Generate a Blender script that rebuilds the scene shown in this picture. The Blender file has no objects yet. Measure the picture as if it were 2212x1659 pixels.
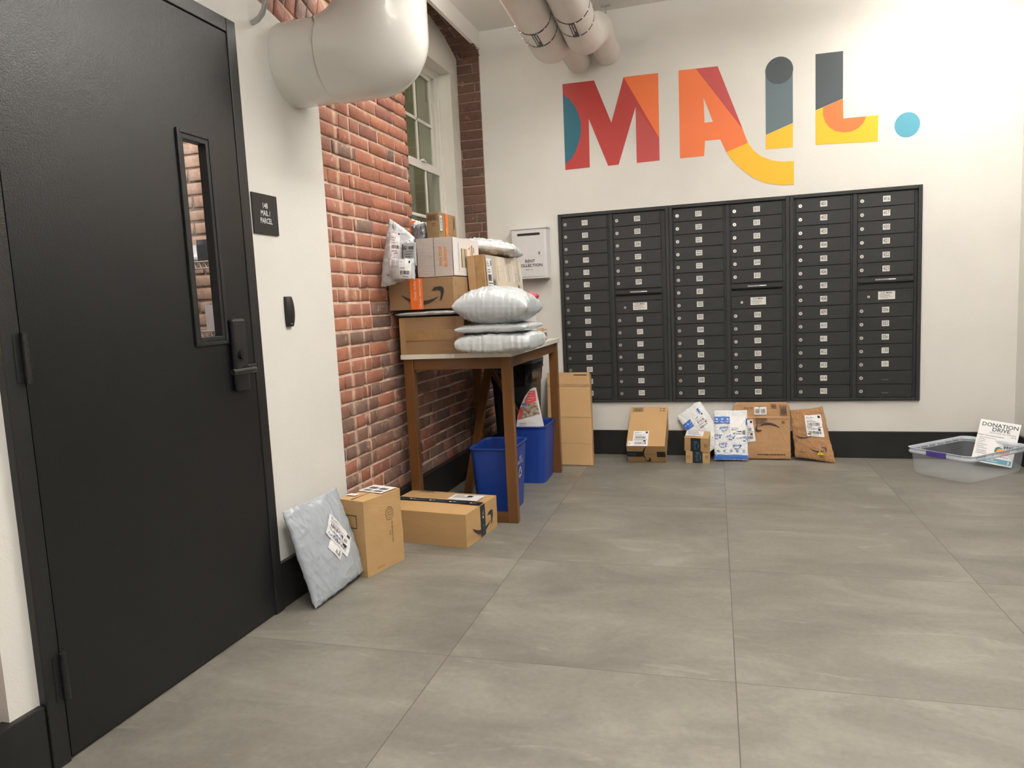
import bpy, math, random
from mathutils import Vector, Matrix, noise
from mathutils.geometry import intersect_point_line
sc = bpy.context.scene
PI = math.pi
# ------------------------------------------------------------------ camera, world, light, exposure
cam = bpy.data.objects.new('camera', bpy.data.cameras.new('camera'))
sc.collection.objects.link(cam)
cam.matrix_world = Matrix(((0.95672, 0.01311, 0.29072, 0.58637),
                           (0.28717, 0.11929, -0.95042, -5.23267),
                           (-0.04714, 0.99277, 0.11036, 1.14189), (0, 0, 0, 1)))
cam.data.sensor_width = 36
cam.data.lens = 1548.757 / 2212 * 36
cam.data.clip_start = 0.05
sc.camera = cam
sc.view_settings.view_transform = 'Standard'
sc.view_settings.look = 'None'
sc.view_settings.exposure = 0.75
sc.view_settings.gamma = 1
sc.cycles.use_denoising = True
sc.cycles.max_bounces = 8
world = bpy.data.worlds.new('world'); sc.world = world
world.use_nodes = True
world.node_tree.nodes['Background'].inputs[0].default_value = (0.05, 0.06, 0.05, 1)
world.node_tree.nodes['Background'].inputs[1].default_value = 0.35
# ceiling lamps: (x, y, length along y, watts down, watts up, height)
LAMPS = [(1.85, -0.85, 1.0, 9.5, 16, 2.90), (0.60, -2.45, 1.2, 17, 38, 2.90), (0.55, -4.75, 1.2, 8, 44, 2.45), (1.90, -5.4, 1.2, 20, 54, 2.45), (-0.80, -1.60, 0.6, 3.5, 13, 2.95)]
for i, (lx, ly, ll, wd_, wu_, lz) in enumerate(LAMPS):
    for up in (0, 1):                                       # each lamp shines down and up
        ld = bpy.data.lights.new('lamp_light', 'AREA'); ld.shape = 'RECTANGLE'
        ld.size = 0.10; ld.size_y = ll; ld.energy = (wd_, wu_)[up]; ld.color = (1.0, 0.965, 0.915)
        lo = bpy.data.objects.new('lamp_light', ld); sc.collection.objects.link(lo)
        lo.location = (lx, ly, lz + (-.035, .037)[up]); lo.rotation_euler = (PI * up, 0, 0)
PARCEL_ROOM_LIGHT = 9

# ------------------------------------------------------------------ materials
MATS = {}
def new_mat(name):
    m = bpy.data.materials.new(name); m.use_nodes = True
    return m, m.node_tree, m.node_tree.nodes['Principled BSDF']
def pm(name, col, rough=.5, metal=0, var=0, vs=6, bump=0, bs=60, st=(1, 1, 1), coat=0, spec=.5, det=5, col2=None, rvar=0):
    """principled material with colour variation and bump from object-space noise"""
    if name in MATS: return MATS[name]
    m, t, b = new_mat(name)
    b.inputs['Base Color'].default_value = (*col, 1); b.inputs['Roughness'].default_value = rough
    b.inputs['Metallic'].default_value = metal; b.inputs['Specular IOR Level'].default_value = spec
    b.inputs['Coat Weight'].default_value = coat
    if var or bump or rvar:
        tc = t.nodes.new('ShaderNodeTexCoord'); mp = t.nodes.new('ShaderNodeMapping'); mp.inputs['Scale'].default_value = st
        t.links.new(tc.outputs['Object'], mp.inputs[0])
    if var or rvar:
        n = t.nodes.new('ShaderNodeTexNoise'); n.inputs['Scale'].default_value = vs; n.inputs['Detail'].default_value = det
        t.links.new(mp.outputs[0], n.inputs['Vector'])
    if var:
        r = t.nodes.new('ShaderNodeValToRGB')
        c2 = col2 or tuple(min(1, c * (1 + var)) for c in col)
        r.color_ramp.elements[0].position = .33; r.color_ramp.elements[1].position = .67
        r.color_ramp.elements[0].color = (*[c * (1 - var) for c in col], 1); r.color_ramp.elements[1].color = (*c2, 1)
        t.links.new(n.outputs['Fac'], r.inputs[0]); t.links.new(r.outputs[0], b.inputs['Base Color'])
    if rvar:
        mr = t.nodes.new('ShaderNodeMapRange'); mr.inputs[3].default_value = rough - rvar; mr.inputs[4].default_value = rough + rvar
        t.links.new(n.outputs['Fac'], mr.inputs[0]); t.links.new(mr.outputs[0], b.inputs['Roughness'])
    if bump:
        n2 = t.nodes.new('ShaderNodeTexNoise'); n2.inputs['Scale'].default_value = bs; n2.inputs['Detail'].default_value = 4
        t.links.new(mp.outputs[0], n2.inputs['Vector'])
        bp = t.nodes.new('ShaderNodeBump'); bp.inputs['Strength'].default_value = bump; bp.inputs['Distance'].default_value = .01
        t.links.new(n2.outputs['Fac'], bp.inputs['Height']); t.links.new(bp.outputs[0], b.inputs['Normal'])
    MATS[name] = m
    return m
def glass_mat(name, tint=(1, 1, 1), refl=.09, rough=.0):
    m, t, b = new_mat(name); t.nodes.remove(b)
    out = t.nodes['Material Output']
    tr = t.nodes.new('ShaderNodeBsdfTransparent'); tr.inputs[0].default_value = (*tint, 1)
    gl = t.nodes.new('ShaderNodeBsdfGlossy'); gl.inputs['Roughness'].default_value = rough
    lw = t.nodes.new('ShaderNodeLayerWeight'); lw.inputs[0].default_value = .5
    fr = t.nodes.new('ShaderNodeMath'); fr.operation = 'POWER'; fr.inputs[1].default_value = 5; t.links.new(lw.outputs['Facing'], fr.inputs[0])
    ma = t.nodes.new('ShaderNodeMath'); ma.operation = 'ADD'; ma.use_clamp = True; ma.inputs[1].default_value = refl
    mx = t.nodes.new('ShaderNodeMixShader')
    t.links.new(fr.outputs[0], ma.inputs[0]); t.links.new(ma.outputs[0], mx.inputs[0])
    t.links.new(tr.outputs[0], mx.inputs[1]); t.links.new(gl.outputs[0], mx.inputs[2]); t.links.new(mx.outputs[0], out.inputs[0])
    return m
def plastic_clear(name, col, alpha, rough=.25):
    m, t, b = new_mat(name)
    b.inputs['Base Color'].default_value = (*col, 1); b.inputs['Roughness'].default_value = rough; b.inputs['Alpha'].default_value = alpha
    return m

PAINT = pm('wall_paint', (.70, .685, .645), .62, var=.03, vs=2.2, bump=.12, bs=140)
CEIL = pm('ceiling_paint', (.80, .78, .74), .7, bump=.1, bs=90)
WHITE = pm('white_trim_paint', (.72, .70, .64), .38)
BLACK = pm('black_metal_paint', (.0125, .0125, .0125), .36, var=.12, vs=30, bump=.25, bs=350, spec=.5)
DOORBLK = pm('black_door_paint', (.0050, .0051, .0053), .36, bump=.12, bs=260, spec=.55, rvar=.06, var=.05, vs=3)
SIGNBLK = pm('matte_black_plastic', (.013, .013, .013), .45)
BASEBLK = pm('black_rubber_base', (.012, .012, .012), .42, var=.3, vs=8)
BOXBLK = pm('mailbox_black', (.017, .0175, .018), .42, var=.1, vs=60, bump=.35, bs=420)
CHROME = pm('brushed_metal', (.80, .78, .74), .38, 1)
GALV = pm('galvanised_metal', (.5, .5, .5), .35, 1)
DUCTW = pm('white_pvc_jacket', (.74, .73, .69), .16, var=.02, vs=3, coat=.3)
PIPEW = pm('white_pipe_jacket', (.74, .715, .68), .42, var=.03, vs=4, bump=.2, bs=14)
DARKLINE = pm('dark_gap', (.03, .028, .025), .8)
INK = pm('black_ink', (.02, .02, .02), .6)
INKB = pm('brown_black_ink', (.035, .028, .022), .7)
LABEL = pm('label_paper', (.78, .77, .78), .45)
PLATE = pm('number_plate_white', (.70, .69, .66), .35)
CARD = pm('cardboard', (.475, .295, .132), .72, var=.035, vs=5, bump=.10, bs=30, st=(1, 1, 6))
CARD2 = pm('cardboard_tan', (.44, .27, .122), .72, var=.035, vs=3, bump=.12, bs=16)
CARD3 = pm('cardboard_brown', (.30, .18, .09), .72, var=.035, vs=5, bump=.1, bs=30, st=(1, 1, 8))
CARDPALE = pm('cardboard_cream', (.66, .60, .48), .65, var=.06, vs=6, bump=.2, bs=14, st=(1, 1, 4))
CARDGREY = pm('cardboard_grey', (.46, .41, .35), .65, var=.03)
CARDPINK = pm('cardboard_pale_pink_grey', (.50, .44, .41), .6, var=.05, vs=5, bump=.15, bs=20, st=(1, 1, 10))
CARDWHITE = pm('cardboard_white', (.74, .70, .68), .5)
TAPE = pm('brown_packing_tape', (.32, .185, .075), .22, var=.12, vs=18, coat=.3)
TAPECLR = pm('tan_packing_tape', (.39, .235, .115), .25, coat=.3)
TAPEBLK = pm('black_printed_tape', (.016, .018, .022), .3)
TAPEORG = pm('orange_tape', (.87, .17, .022), .35)
CYAN = pm('blue_tape_print', (.035, .20, .33), .4)
POLY = pm('white_poly_bag', (.47, .505, .525), .30, var=.03, vs=7, bump=.28, bs=26, st=(1, 1, 1), coat=.25)
POLYW = pm('bright_white_poly_bag', (.60, .64, .66), .25, var=.03, vs=7, bump=.28, bs=30, coat=.3)
POLYG = pm('grey_poly_mailer', (.36, .395, .43), .27, var=.04, vs=5, bump=.25, bs=22, coat=.3)
POLYD = pm('dark_grey_poly', (.13, .13, .14), .25, var=.3, vs=30, bump=.5, bs=40, coat=.3)
KRAFT = pm('kraft_paper', (.40, .225, .105), .7, var=.08, vs=8, bump=.35, bs=25)
KRAFT2 = pm('kraft_paper_dark', (.36, .19, .085), .7, var=.12, vs=9, bump=.5, bs=22)
PRIMEW = pm('bubble_mailer_white', (.70, .72, .73), .4, bump=.6, bs=70, var=.03)
BLUE = pm('blue_print', (.035, .14, .52), .45)
BINBLUE = pm('blue_bin_plastic', (.012, .050, .295), .42, bump=.15, bs=200, spec=.4)
CANBLK = pm('black_can_plastic', (.016, .017, .018), .45)
BAGBLK = pm('black_bin_liner', (.012, .012, .013), .26, bump=.9, bs=38)
WOOD = pm('table_walnut', (.135, .056, .0145), .36, var=.28, vs=5, bump=.05, st=(1, 1, .08), det=8, coat=.15)
WOODX = pm('table_walnut_across', (.135, .056, .0145), .36, var=.28, vs=5, bump=.05, st=(.08, 1, 1), det=8, coat=.15)
WOODY = pm('table_walnut_along', (.135, .056, .0145), .36, var=.28, vs=5, bump=.05, st=(1, .08, 1), det=8, coat=.15)
TABLETOP = pm('table_top_white', (.71, .68, .59), .3)
RED = pm('mural_red', (.47, .042, .036), .55); PINK = pm('mural_rose', (.50, .062, .060), .55)
ORANGE = pm('mural_orange', (.83, .175, .04), .55); YEL = pm('mural_yellow', (.90, .47, .012), .55)
TEAL = pm('mural_teal', (.010, .125, .185), .55); SLATE = pm('mural_slate', (.055, .070, .080), .55)
SLATE2 = pm('mural_slate_blue', (.105, .150, .172), .55); SKYB = pm('mural_light_blue', (.085, .33, .44), .55)
TUBP = plastic_clear('clear_tub_plastic', (.74, .80, .86), .17); TUBR = plastic_clear('clear_tub_rim', (.74, .80, .88), .55, .3)
PURPLE = pm('purple_latch', (.07, .05, .26), .4)
REDP = pm('red_print', (.62, .05, .06), .5); PHOTO = pm('newspaper_photo', (.28, .2, .14), .6, var=.8, vs=60)
NEWSP = pm('newsprint', (.66, .65, .63), .7, var=.04, vs=20)
GREENP = pm('green_print', (.03, .16, .09), .5); ORGP = pm('orange_print', (.78, .28, .03), .5)
GLASSW = glass_mat('window_glass', (.85, .88, .82), .06); GLASSD = glass_mat('door_glass', (.94, .95, .97), .045)

def floor_material():
    m, t, b = new_mat('concrete_look_tile'); N = t.nodes; L = t.links
    tc = N.new('ShaderNodeTexCoord')
    mp = N.new('ShaderNodeMapping'); mp.vector_type = 'TEXTURE'
    mp.inputs['Location'].default_value = (.5921, -3.1325, 0); mp.inputs['Rotation'].default_value = (0, 0, .0182)
    mp.inputs['Scale'].default_value = (.9066, .9066, .9066)
    L.new(tc.outputs['Object'], mp.inputs[0])
    fl = N.new('ShaderNodeVectorMath'); fl.operation = 'FLOOR'; L.new(mp.outputs[0], fl.inputs[0])
    fr = N.new('ShaderNodeVectorMath'); fr.operation = 'FRACTION'; L.new(mp.outputs[0], fr.inputs[0])
    sx = N.new('ShaderNodeSeparateXYZ'); L.new(fr.outputs[0], sx.inputs[0])
    def edge(o, wdt):
        a = N.new('ShaderNodeMath'); a.operation = 'SUBTRACT'; a.inputs[1].default_value = .5; L.new(o, a.inputs[0])
        c = N.new('ShaderNodeMath'); c.operation = 'ABSOLUTE'; L.new(a.outputs[0], c.inputs[0])
        g = N.new('ShaderNodeMath'); g.operation = 'GREATER_THAN'; g.inputs[1].default_value = .5 - wdt; L.new(c.outputs[0], g.inputs[0])
        return g.outputs[0]
    mx = N.new('ShaderNodeMath'); mx.operation = 'MAXIMUM'; L.new(edge(sx.outputs[0], .0016), mx.inputs[0]); L.new(edge(sx.outputs[1], .0013), mx.inputs[1])
    wn = N.new('ShaderNodeTexWhiteNoise'); wn.noise_dimensions = '3D'; L.new(fl.outputs[0], wn.inputs['Vector'])
    sc_ = N.new('ShaderNodeVectorMath'); sc_.operation = 'SCALE'; sc_.inputs['Scale'].default_value = 9.; L.new(wn.outputs['Color'], sc_.inputs[0])
    ad = N.new('ShaderNodeVectorMath'); ad.operation = 'ADD'; L.new(tc.outputs['Object'], ad.inputs[0]); L.new(sc_.outputs[0], ad.inputs[1])
    def nz(scale, det, rough, st=(1, 1, 1), dist=0):
        q = N.new('ShaderNodeMapping'); q.inputs['Scale'].default_value = st; L.new(ad.outputs[0], q.inputs[0])
        n = N.new('ShaderNodeTexNoise'); n.inputs['Scale'].default_value = scale; n.inputs['Detail'].default_value = det
        n.inputs['Roughness'].default_value = rough; n.inputs['Distortion'].default_value = dist; L.new(q.outputs[0], n.inputs['Vector'])
        return n.outputs['Fac']
    r1 = N.new('ShaderNodeValToRGB'); L.new(nz(2.4, 9, .62, (.75, 1.4, 1), .6), r1.inputs[0])
    e = r1.color_ramp.elements; e[0].position = .3; e[0].color = (.142, .132, .113, 1); e[1].position = .68; e[1].color = (.248, .233, .202, 1)
    k = r1.color_ramp.elements.new(.5); k.color = (.190, .178, .154, 1)
    r2 = N.new('ShaderNodeValToRGB'); L.new(nz(5.5, 4, .5, (.55, 1.7, 1), 1.2), r2.inputs[0])
    e = r2.color_ramp.elements; e[0].position = .64; e[0].color = (0, 0, 0, 1); e[1].position = .74; e[1].color = (1, 1, 1, 1)
    m1 = N.new('ShaderNodeMixRGB'); m1.blend_type = 'MIX'; m1.inputs[2].default_value = (.37, .35, .30, 1)
    mm = N.new('ShaderNodeMath'); mm.operation = 'MULTIPLY'; mm.inputs[1].default_value = .35; L.new(r2.outputs[0], mm.inputs[0])
    L.new(mm.outputs[0], m1.inputs[0]); L.new(r1.outputs[0], m1.inputs[1])
    r3 = N.new('ShaderNodeValToRGB'); L.new(nz(55, 3, .6), r3.inputs[0])
    e = r3.color_ramp.elements; e[0].position = .3; e[0].color = (.92, .92, .92, 1); e[1].position = .7; e[1].color = (1.06, 1.06, 1.06, 1)
    m2 = N.new('ShaderNodeMixRGB'); m2.blend_type = 'MULTIPLY'; m2.inputs[0].default_value = 1; L.new(m1.outputs[0], m2.inputs[1]); L.new(r3.outputs[0], m2.inputs[2])
    m3 = N.new('ShaderNodeMixRGB'); m3.inputs[2].default_value = (.075, .065, .055, 1); L.new(mx.outputs[0], m3.inputs[0]); L.new(m2.outputs[0], m3.inputs[1])
    L.new(m3.outputs[0], b.inputs['Base Color']); b.inputs['Roughness'].default_value = .44; b.inputs['Specular IOR Level'].default_value = .45
    bp = N.new('ShaderNodeBump'); bp.inputs['Strength'].default_value = .12; bp.inputs['Distance'].default_value = .004
    L.new(nz(30, 5, .6), bp.inputs['Height']); L.new(bp.outputs[0], b.inputs['Normal'])
    return m
FLOORM = floor_material()

def brick_material(streaks=True):
    m, t, b = new_mat('aged_brick'); N = t.nodes; L = t.links
    at = N.new('ShaderNodeAttribute'); at.attribute_name = 'brick_tone'
    tc = N.new('ShaderNodeTexCoord')
    n = N.new('ShaderNodeTexNoise'); n.inputs['Scale'].default_value = 26; n.inputs['Detail'].default_value = 7; n.inputs['Roughness'].default_value = .65; L.new(tc.outputs['Object'], n.inputs['Vector'])
    r = N.new('ShaderNodeValToRGB'); e = r.color_ramp.elements; e[0].position = .3; e[0].color = (.80, .78, .76, 1); e[1].position = .7; e[1].color = (1.12, 1.1, 1.08, 1); L.new(n.outputs['Fac'], r.inputs[0])
    mu = N.new('ShaderNodeMixRGB'); mu.blend_type = 'MULTIPLY'; mu.inputs[0].default_value = 1; L.new(at.outputs['Color'], mu.inputs[1]); L.new(r.outputs[0], mu.inputs[2])
    # lime smears left on the faces
    n2 = N.new('ShaderNodeTexNoise'); n2.inputs['Scale'].default_value = 11; n2.inputs['Detail'].default_value = 8; n2.inputs['Roughness'].default_value = .72; L.new(tc.outputs['Object'], n2.inputs['Vector'])
    r2 = N.new('ShaderNodeValToRGB'); e = r2.color_ramp.elements; e[0].position = .58; e[0].color = (0, 0, 0, 1); e[1].position = .68; e[1].color = (.7, .7, .7, 1); L.new(n2.outputs['Fac'], r2.inputs[0])
    mk = r2.outputs[0]
    if streaks:   # two pale vertical lime streaks on the pier
        sx = N.new('ShaderNodeSeparateXYZ'); L.new(tc.outputs['Object'], sx.inputs[0])
        zc = None
        for yc, wd in ((-2.195, .022), (-2.058, .012)):
            a = N.new('ShaderNodeMath'); a.operation = 'SUBTRACT'; a.inputs[1].default_value = yc; L.new(sx.outputs[1], a.inputs[0])
            c = N.new('ShaderNodeMath'); c.operation = 'ABSOLUTE'; L.new(a.outputs[0], c.inputs[0])
            g = N.new('ShaderNodeMapRange'); g.inputs[1].default_value = wd; g.inputs[2].default_value = wd * .15; g.inputs[4].default_value = 1.55; L.new(c.outputs[0], g.inputs[0])
            q = N.new('ShaderNodeMath'); q.operation = 'MULTIPLY'; L.new(g.outputs[0], q.inputs[0]); L.new(n.outputs['Fac'], q.inputs[1])
            if zc is None: zc = q.outputs[0]
            else:
                s = N.new('ShaderNodeMath'); s.operation = 'MAXIMUM'; L.new(zc, s.inputs[0]); L.new(q.outputs[0], s.inputs[1]); zc = s.outputs[0]
        s = N.new('ShaderNodeMath'); s.operation = 'MAXIMUM'; L.new(zc, s.inputs[0]); L.new(mk, s.inputs[1]); mk = s.outputs[0]
    m3 = N.new('ShaderNodeMixRGB'); m3.inputs[2].default_value = (.60, .42, .31, 1); L.new(mk, m3.inputs[0]); L.new(mu.outputs[0], m3.inputs[1])
    L.new(m3.outputs[0], b.inputs['Base Color']); b.inputs['Roughness'].default_value = .75
    bp = N.new('ShaderNodeBump'); bp.inputs['Strength'].default_value = .55; bp.inputs['Distance'].default_value = .006
    n4 = N.new('ShaderNodeTexNoise'); n4.inputs['Scale'].default_value = 60; n4.inputs['Detail'].default_value = 6; L.new(tc.outputs['Object'], n4.inputs['Vector'])
    L.new(n4.outputs['Fac'], bp.inputs['Height']); L.new(bp.outputs[0], b.inputs['Normal'])
    return m
BRICK = brick_material()
MORTAR = pm('lime_mortar', (.66, .475, .365), .9, var=.25, vs=14, bump=.9, bs=45)
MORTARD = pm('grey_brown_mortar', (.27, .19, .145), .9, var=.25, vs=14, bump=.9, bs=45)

# ------------------------------------------------------------------ mesh helpers
class MB:
    def __init__(s, M=None, fn=None): s.v = []; s.f = []; s.mi = []; s.mats = []; s.sm = []; s.M = M or Matrix(); s.fn = fn; s.col = None
    def midx(s, mat):
        if mat not in s.mats: s.mats.append(mat)
        return s.mats.index(mat)
    def add(s, vs, fs, mat, smooth=False):
        o = len(s.v); k = s.midx(mat)
        for p in vs:
            p = Vector(p)
            s.v.append(Vector(s.fn(p.x, p.y, p.z)) if s.fn else s.M @ p)
        for f in fs: s.f.append([o + i for i in f]); s.mi.append(k); s.sm.append(smooth)
        return s
    def box(s, x0, x1, y0, y1, z0, z1, mat, T=None):
        vs = [(x, y, z) for x in (x0, x1) for y in (y0, y1) for z in (z0, z1)]
        if T: vs = [T @ Vector(p) for p in vs]
        return s.add(vs, [(0, 1, 3, 2), (4, 6, 7, 5), (0, 4, 5, 1), (2, 3, 7, 6), (0, 2, 6, 4), (1, 5, 7, 3)], mat)
    def rect(s, x0, x1, y0, y1, mat, n=0, nx=1, ny=1):
        vs = [(x0 + (x1 - x0) * i / nx, y0 + (y1 - y0) * j / ny, n) for j in range(ny + 1) for i in range(nx + 1)]
        fs = [(j * (nx + 1) + i, j * (nx + 1) + i + 1, (j + 1) * (nx + 1) + i + 1, (j + 1) * (nx + 1) + i) for j in range(ny) for i in range(nx)]
        return s.add(vs, fs, mat)
    def bar(s, a, b, w, h, mat, up=(0, 0, 1)):
        a = Vector(a); b = Vector(b); d = b - a; L_ = d.length; d.normalize(); u = Vector(up)
        side = d.cross(u)
        if side.length < 1e-4: side = d.cross(Vector((1, 0, 0)))
        side.normalize(); u = side.cross(d)
        T = Matrix(((side.x, d.x, u.x, a.x), (side.y, d.y, u.y, a.y), (side.z, d.z, u.z, a.z), (0, 0, 0, 1)))
        return s.box(-w / 2, w / 2, 0, L_, -h / 2, h / 2, mat, T)
    def rings(s, rs, mat, closed=False, cap=True, smooth=True):
        n = len(rs[0]); vs = [p for r in rs for p in r]; fs = []
        K = len(rs) if closed else len(rs) - 1
        for k in range(K):
            a = k * n; b = ((k + 1) % len(rs)) * n
            for i in range(n): j = (i + 1) % n; fs.append((a + i, a + j, b + j, b + i))
        s.add(vs, fs, mat, smooth)
        if cap and not closed:
            s.add(rs[0], [tuple(reversed(range(n)))], mat); s.add(rs[-1], [tuple(range(n))], mat)
        return s
    def cyl(s, a, b, r, mat, n=20, r2=None, cap=True):
        a = Vector(a); b = Vector(b); d = (b - a).normalized(); e = d.orthogonal().normalized(); g = d.cross(e)
        R = lambda c, q: [c + e * q * math.cos(2 * PI * i / n) + g * q * math.sin(2 * PI * i / n) for i in range(n)]
        return s.rings([R(a, r), R(b, r if r2 is None else r2)], mat, cap=cap)
    def tube(s, pts, r, mat, n=16, cap=True):
        pts = [Vector(p) for p in pts]; rs = []; e = None
        for i, p in enumerate(pts):
            d = (pts[min(i + 1, len(pts) - 1)] - pts[max(i - 1, 0)]).normalized()
            e = d.orthogonal().normalized() if e is None else (e - d * e.dot(d)).normalized()
            g = d.cross(e); rr = r(i / (len(pts) - 1)) if callable(r) else r
            rs.append([p + e * rr * math.cos(2 * PI * k / n) + g * rr * math.sin(2 * PI * k / n) for k in range(n)])
        return s.rings(rs, mat, cap=cap)
    def build(s, name, parent=None, label=None, bevel=0, seg=2, inv=None):
        me = bpy.data.meshes.new(name)
        vs = [inv @ p for p in s.v] if inv else s.v
        me.from_pydata([tuple(p) for p in vs], [], s.f)
        for m in s.mats: me.materials.append(m)
        me.polygons.foreach_set('material_index', s.mi); me.polygons.foreach_set('use_smooth', s.sm)
        if s.col:
            ca = me.color_attributes.new('brick_tone', 'FLOAT_COLOR', 'POINT')
            for i, c in enumerate(s.col): ca.data[i].color = (*c, 1)
        me.update()
        o = bpy.data.objects.new(name, me); sc.collection.objects.link(o)
        if parent: o.parent = parent
        if label: o['label'] = label
        if bevel:
            b = o.modifiers.new('bevel', 'BEVEL'); b.width = bevel; b.segments = seg; b.limit_method = 'ANGLE'; b.angle_limit = .7
            b.harden_normals = False
        return o
def tag(o, label, cat, group=None, kind=None):
    o['label'] = label; o['category'] = cat
    if group: o['group'] = group
    if kind: o['kind'] = kind
    return o
def struct(o, label=None):
    o['kind'] = 'structure'
    if label: o['label'] = label
    return o
def thing(name, label, cat, M=None, group=None):
    o = bpy.data.objects.new(name, None); sc.collection.objects.link(o); o.empty_display_size = .1
    if M is not None: o.matrix_world = M if isinstance(M, Matrix) else Matrix.Translation(M)
    return tag(o, label, cat, group)
def Tz(x, y, z, a=0): return Matrix.Translation((x, y, z)) @ Matrix.Rotation(a, 4, 'Z')
def frame(o, u, v):
    """matrix with origin o, x axis u, y axis made square to u towards v, z the outward normal"""
    o, u, v = Vector(o), Vector(u).normalized(), Vector(v); n = u.cross(v).normalized(); v = n.cross(u)
    return Matrix(((u.x, v.x, n.x, o.x), (u.y, v.y, n.y, o.y), (u.z, v.z, n.z, o.z), (0, 0, 0, 1)))
def curve2d(splines, res=3):
    cd = bpy.data.curves.new('tmp', 'CURVE'); cd.dimensions = '2D'; cd.fill_mode = 'BOTH'
    for lp in splines:
        sp = cd.splines.new('POLY'); sp.points.add(len(lp) - 1); sp.use_cyclic_u = True
        for i, p in enumerate(lp): sp.points[i].co = (p[0], p[1], 0, 1)
    return _tomesh(cd)
def _tomesh(cd):
    o = bpy.data.objects.new('tmp', cd); me = bpy.data.meshes.new_from_object(o)
    r = ([tuple(v.co) for v in me.vertices], [tuple(p.vertices) for p in me.polygons])
    bpy.data.objects.remove(o); bpy.data.curves.remove(cd); bpy.data.meshes.remove(me)
    return r
_TC = {}
def text2d(body, bold=0, res=2, space=1.0):
    k = (body, bold, res, space)
    if k not in _TC:
        cd = bpy.data.curves.new('tmp', 'FONT'); cd.body = body; cd.size = 1; cd.align_x = 'CENTER'; cd.align_y = 'CENTER'
        cd.offset = bold; cd.resolution_u = res; cd.space_line = 1; cd.space_character = space; cd.fill_mode = 'FRONT'
        _TC[k] = _tomesh(cd)
    return _TC[k]
def text(mb, body, x, y, size, mat, n=.001, rot=0, bold=0, sx=1, res=2, space=1.0):
    vs, fs = text2d(body, bold, res, space); c, s = math.cos(rot), math.sin(rot)
    mb.add([(x + (p[0] * sx * c - p[1] * s) * size, y + (p[0] * sx * s + p[1] * c) * size, n) for p in vs], fs, mat)
def poly(mb, loops, mat, n=0, th=0):
    vs, fs = curve2d(loops)
    mb.add([(p[0], p[1], n) for p in vs], fs, mat)
    if th:
        for lp in loops:
            k = len(lp); mb.add([(p[0], p[1], n) for p in lp] + [(p[0], p[1], n - th) for p in lp], [(i, (i + 1) % k, k + (i + 1) % k, k + i) for i in range(k)], mat)
def arcpts(cx, cy, r, a0, a1, k=16, ry=None):
    ry = r if ry is None else ry
    return [(cx + r * math.cos(a0 + (a1 - a0) * i / k), cy + ry * math.sin(a0 + (a1 - a0) * i / k)) for i in range(k + 1)]

# --- printed marks (drawn in a face's own u, v plane)
def smile(mb, x, y, s, rot=0, mat=None, n=.0008, flip=1):
    mat = mat or INKB; K = 18; lo = []; hi = []
    for i in range(K + 1):
        t = i / K; u = -1 + 1.72 * t; b = -.42 * (1 - ((u + .05) / 1.02) ** 2)
        th = .03 + .15 * math.sin(PI * min(1, t * 1.02)) ** .8
        lo.append((u, b - th * .5)); hi.append((u, b + th * .5))
    arrow = [(.42, .10), (.58, .235), (.86, .27), (1.0, .20), (1.01, .02), (.93, -.22), (.84, -.36), (.80, -.33), (.86, -.1), (.84, .07), (.70, .115)]
    c, q = math.cos(rot), math.sin(rot)
    f = lambda p: (x + s * (p[0] * c - p[1] * flip * q), y + s * (p[0] * q + p[1] * flip * c))
    poly(mb, [[f(p) for p in lo + hi[::-1]]], mat, n); poly(mb, [[f(p) for p in arrow]], mat, n)
def barcode(mb, x, y, w, h, seed, mat=None, n=.0012, vert=False):
    r = random.Random(seed); mat = mat or INK; t = 0
    L_ = h if vert else w
    while t < L_ - .001:
        a = L_ * r.uniform(.012, .045); a = min(a, L_ - t)
        if vert: mb.rect(x - w / 2, x + w / 2, y - h / 2 + t, y - h / 2 + t + a, mat, n)
        else: mb.rect(x - w / 2 + t, x - w / 2 + t + a, y - h / 2, y + h / 2, mat, n)
        t += a + L_ * r.uniform(.012, .04)
def lines(mb, x, y, w, rows, gap, seed, mat=None, n=.0012, th=.35):
    r = random.Random(seed); mat = mat or INK
    for k in range(rows):
        t = 0; yy = y - k * gap; end = w * r.uniform(.5, 1)
        while t < end:
            a = w * r.uniform(.04, .12); mb.rect(x + t, x + min(end, t + a), yy - gap * th / 2, yy + gap * th / 2, mat, n); t += a + w * .018
def ship_label(mb, w, h, seed, n=0, sub=6, hand=False, big=None):
    """white courier label centred on the origin: sheet, address lines, bar codes, sort box"""
    mb.rect(-w / 2, w / 2, -h / 2, h / 2, LABEL, n + .0006, sub, sub)
    k = n + .0014
    lines(mb, -w * .42, h * .42, w * .5, 3, h * .045, seed, n=k)
    lines(mb, -w * .42, h * .24, w * .75, 2, h * .05, seed + 1, n=k)
    mb.rect(w * .30, w * .44, h * .34, h * .46, INK, k)
    barcode(mb, -w * .02, h * .06, w * .72, h * .15, seed + 2, n=k)
    mb.rect(-w * .44, w * .44, -h * .075, -h * .055, INK, k)
    lines(mb, -w * .40, -h * .12, w * .7, 2, h * .05, seed + 3, n=k)
    barcode(mb, 0, -h * .32, w * .8, h * .13, seed + 4, n=k)
    mb.rect(w * .2, w * .36, -h * .22, -h * .12, INK, k)
    lines(mb, -w * .3, -h * .44, w * .55, 1, h * .04, seed + 5, n=k)
    if hand: text(mb, hand, -w * .1, -h * .2, h * .22, BLUE, k + .0004, .2)
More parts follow.
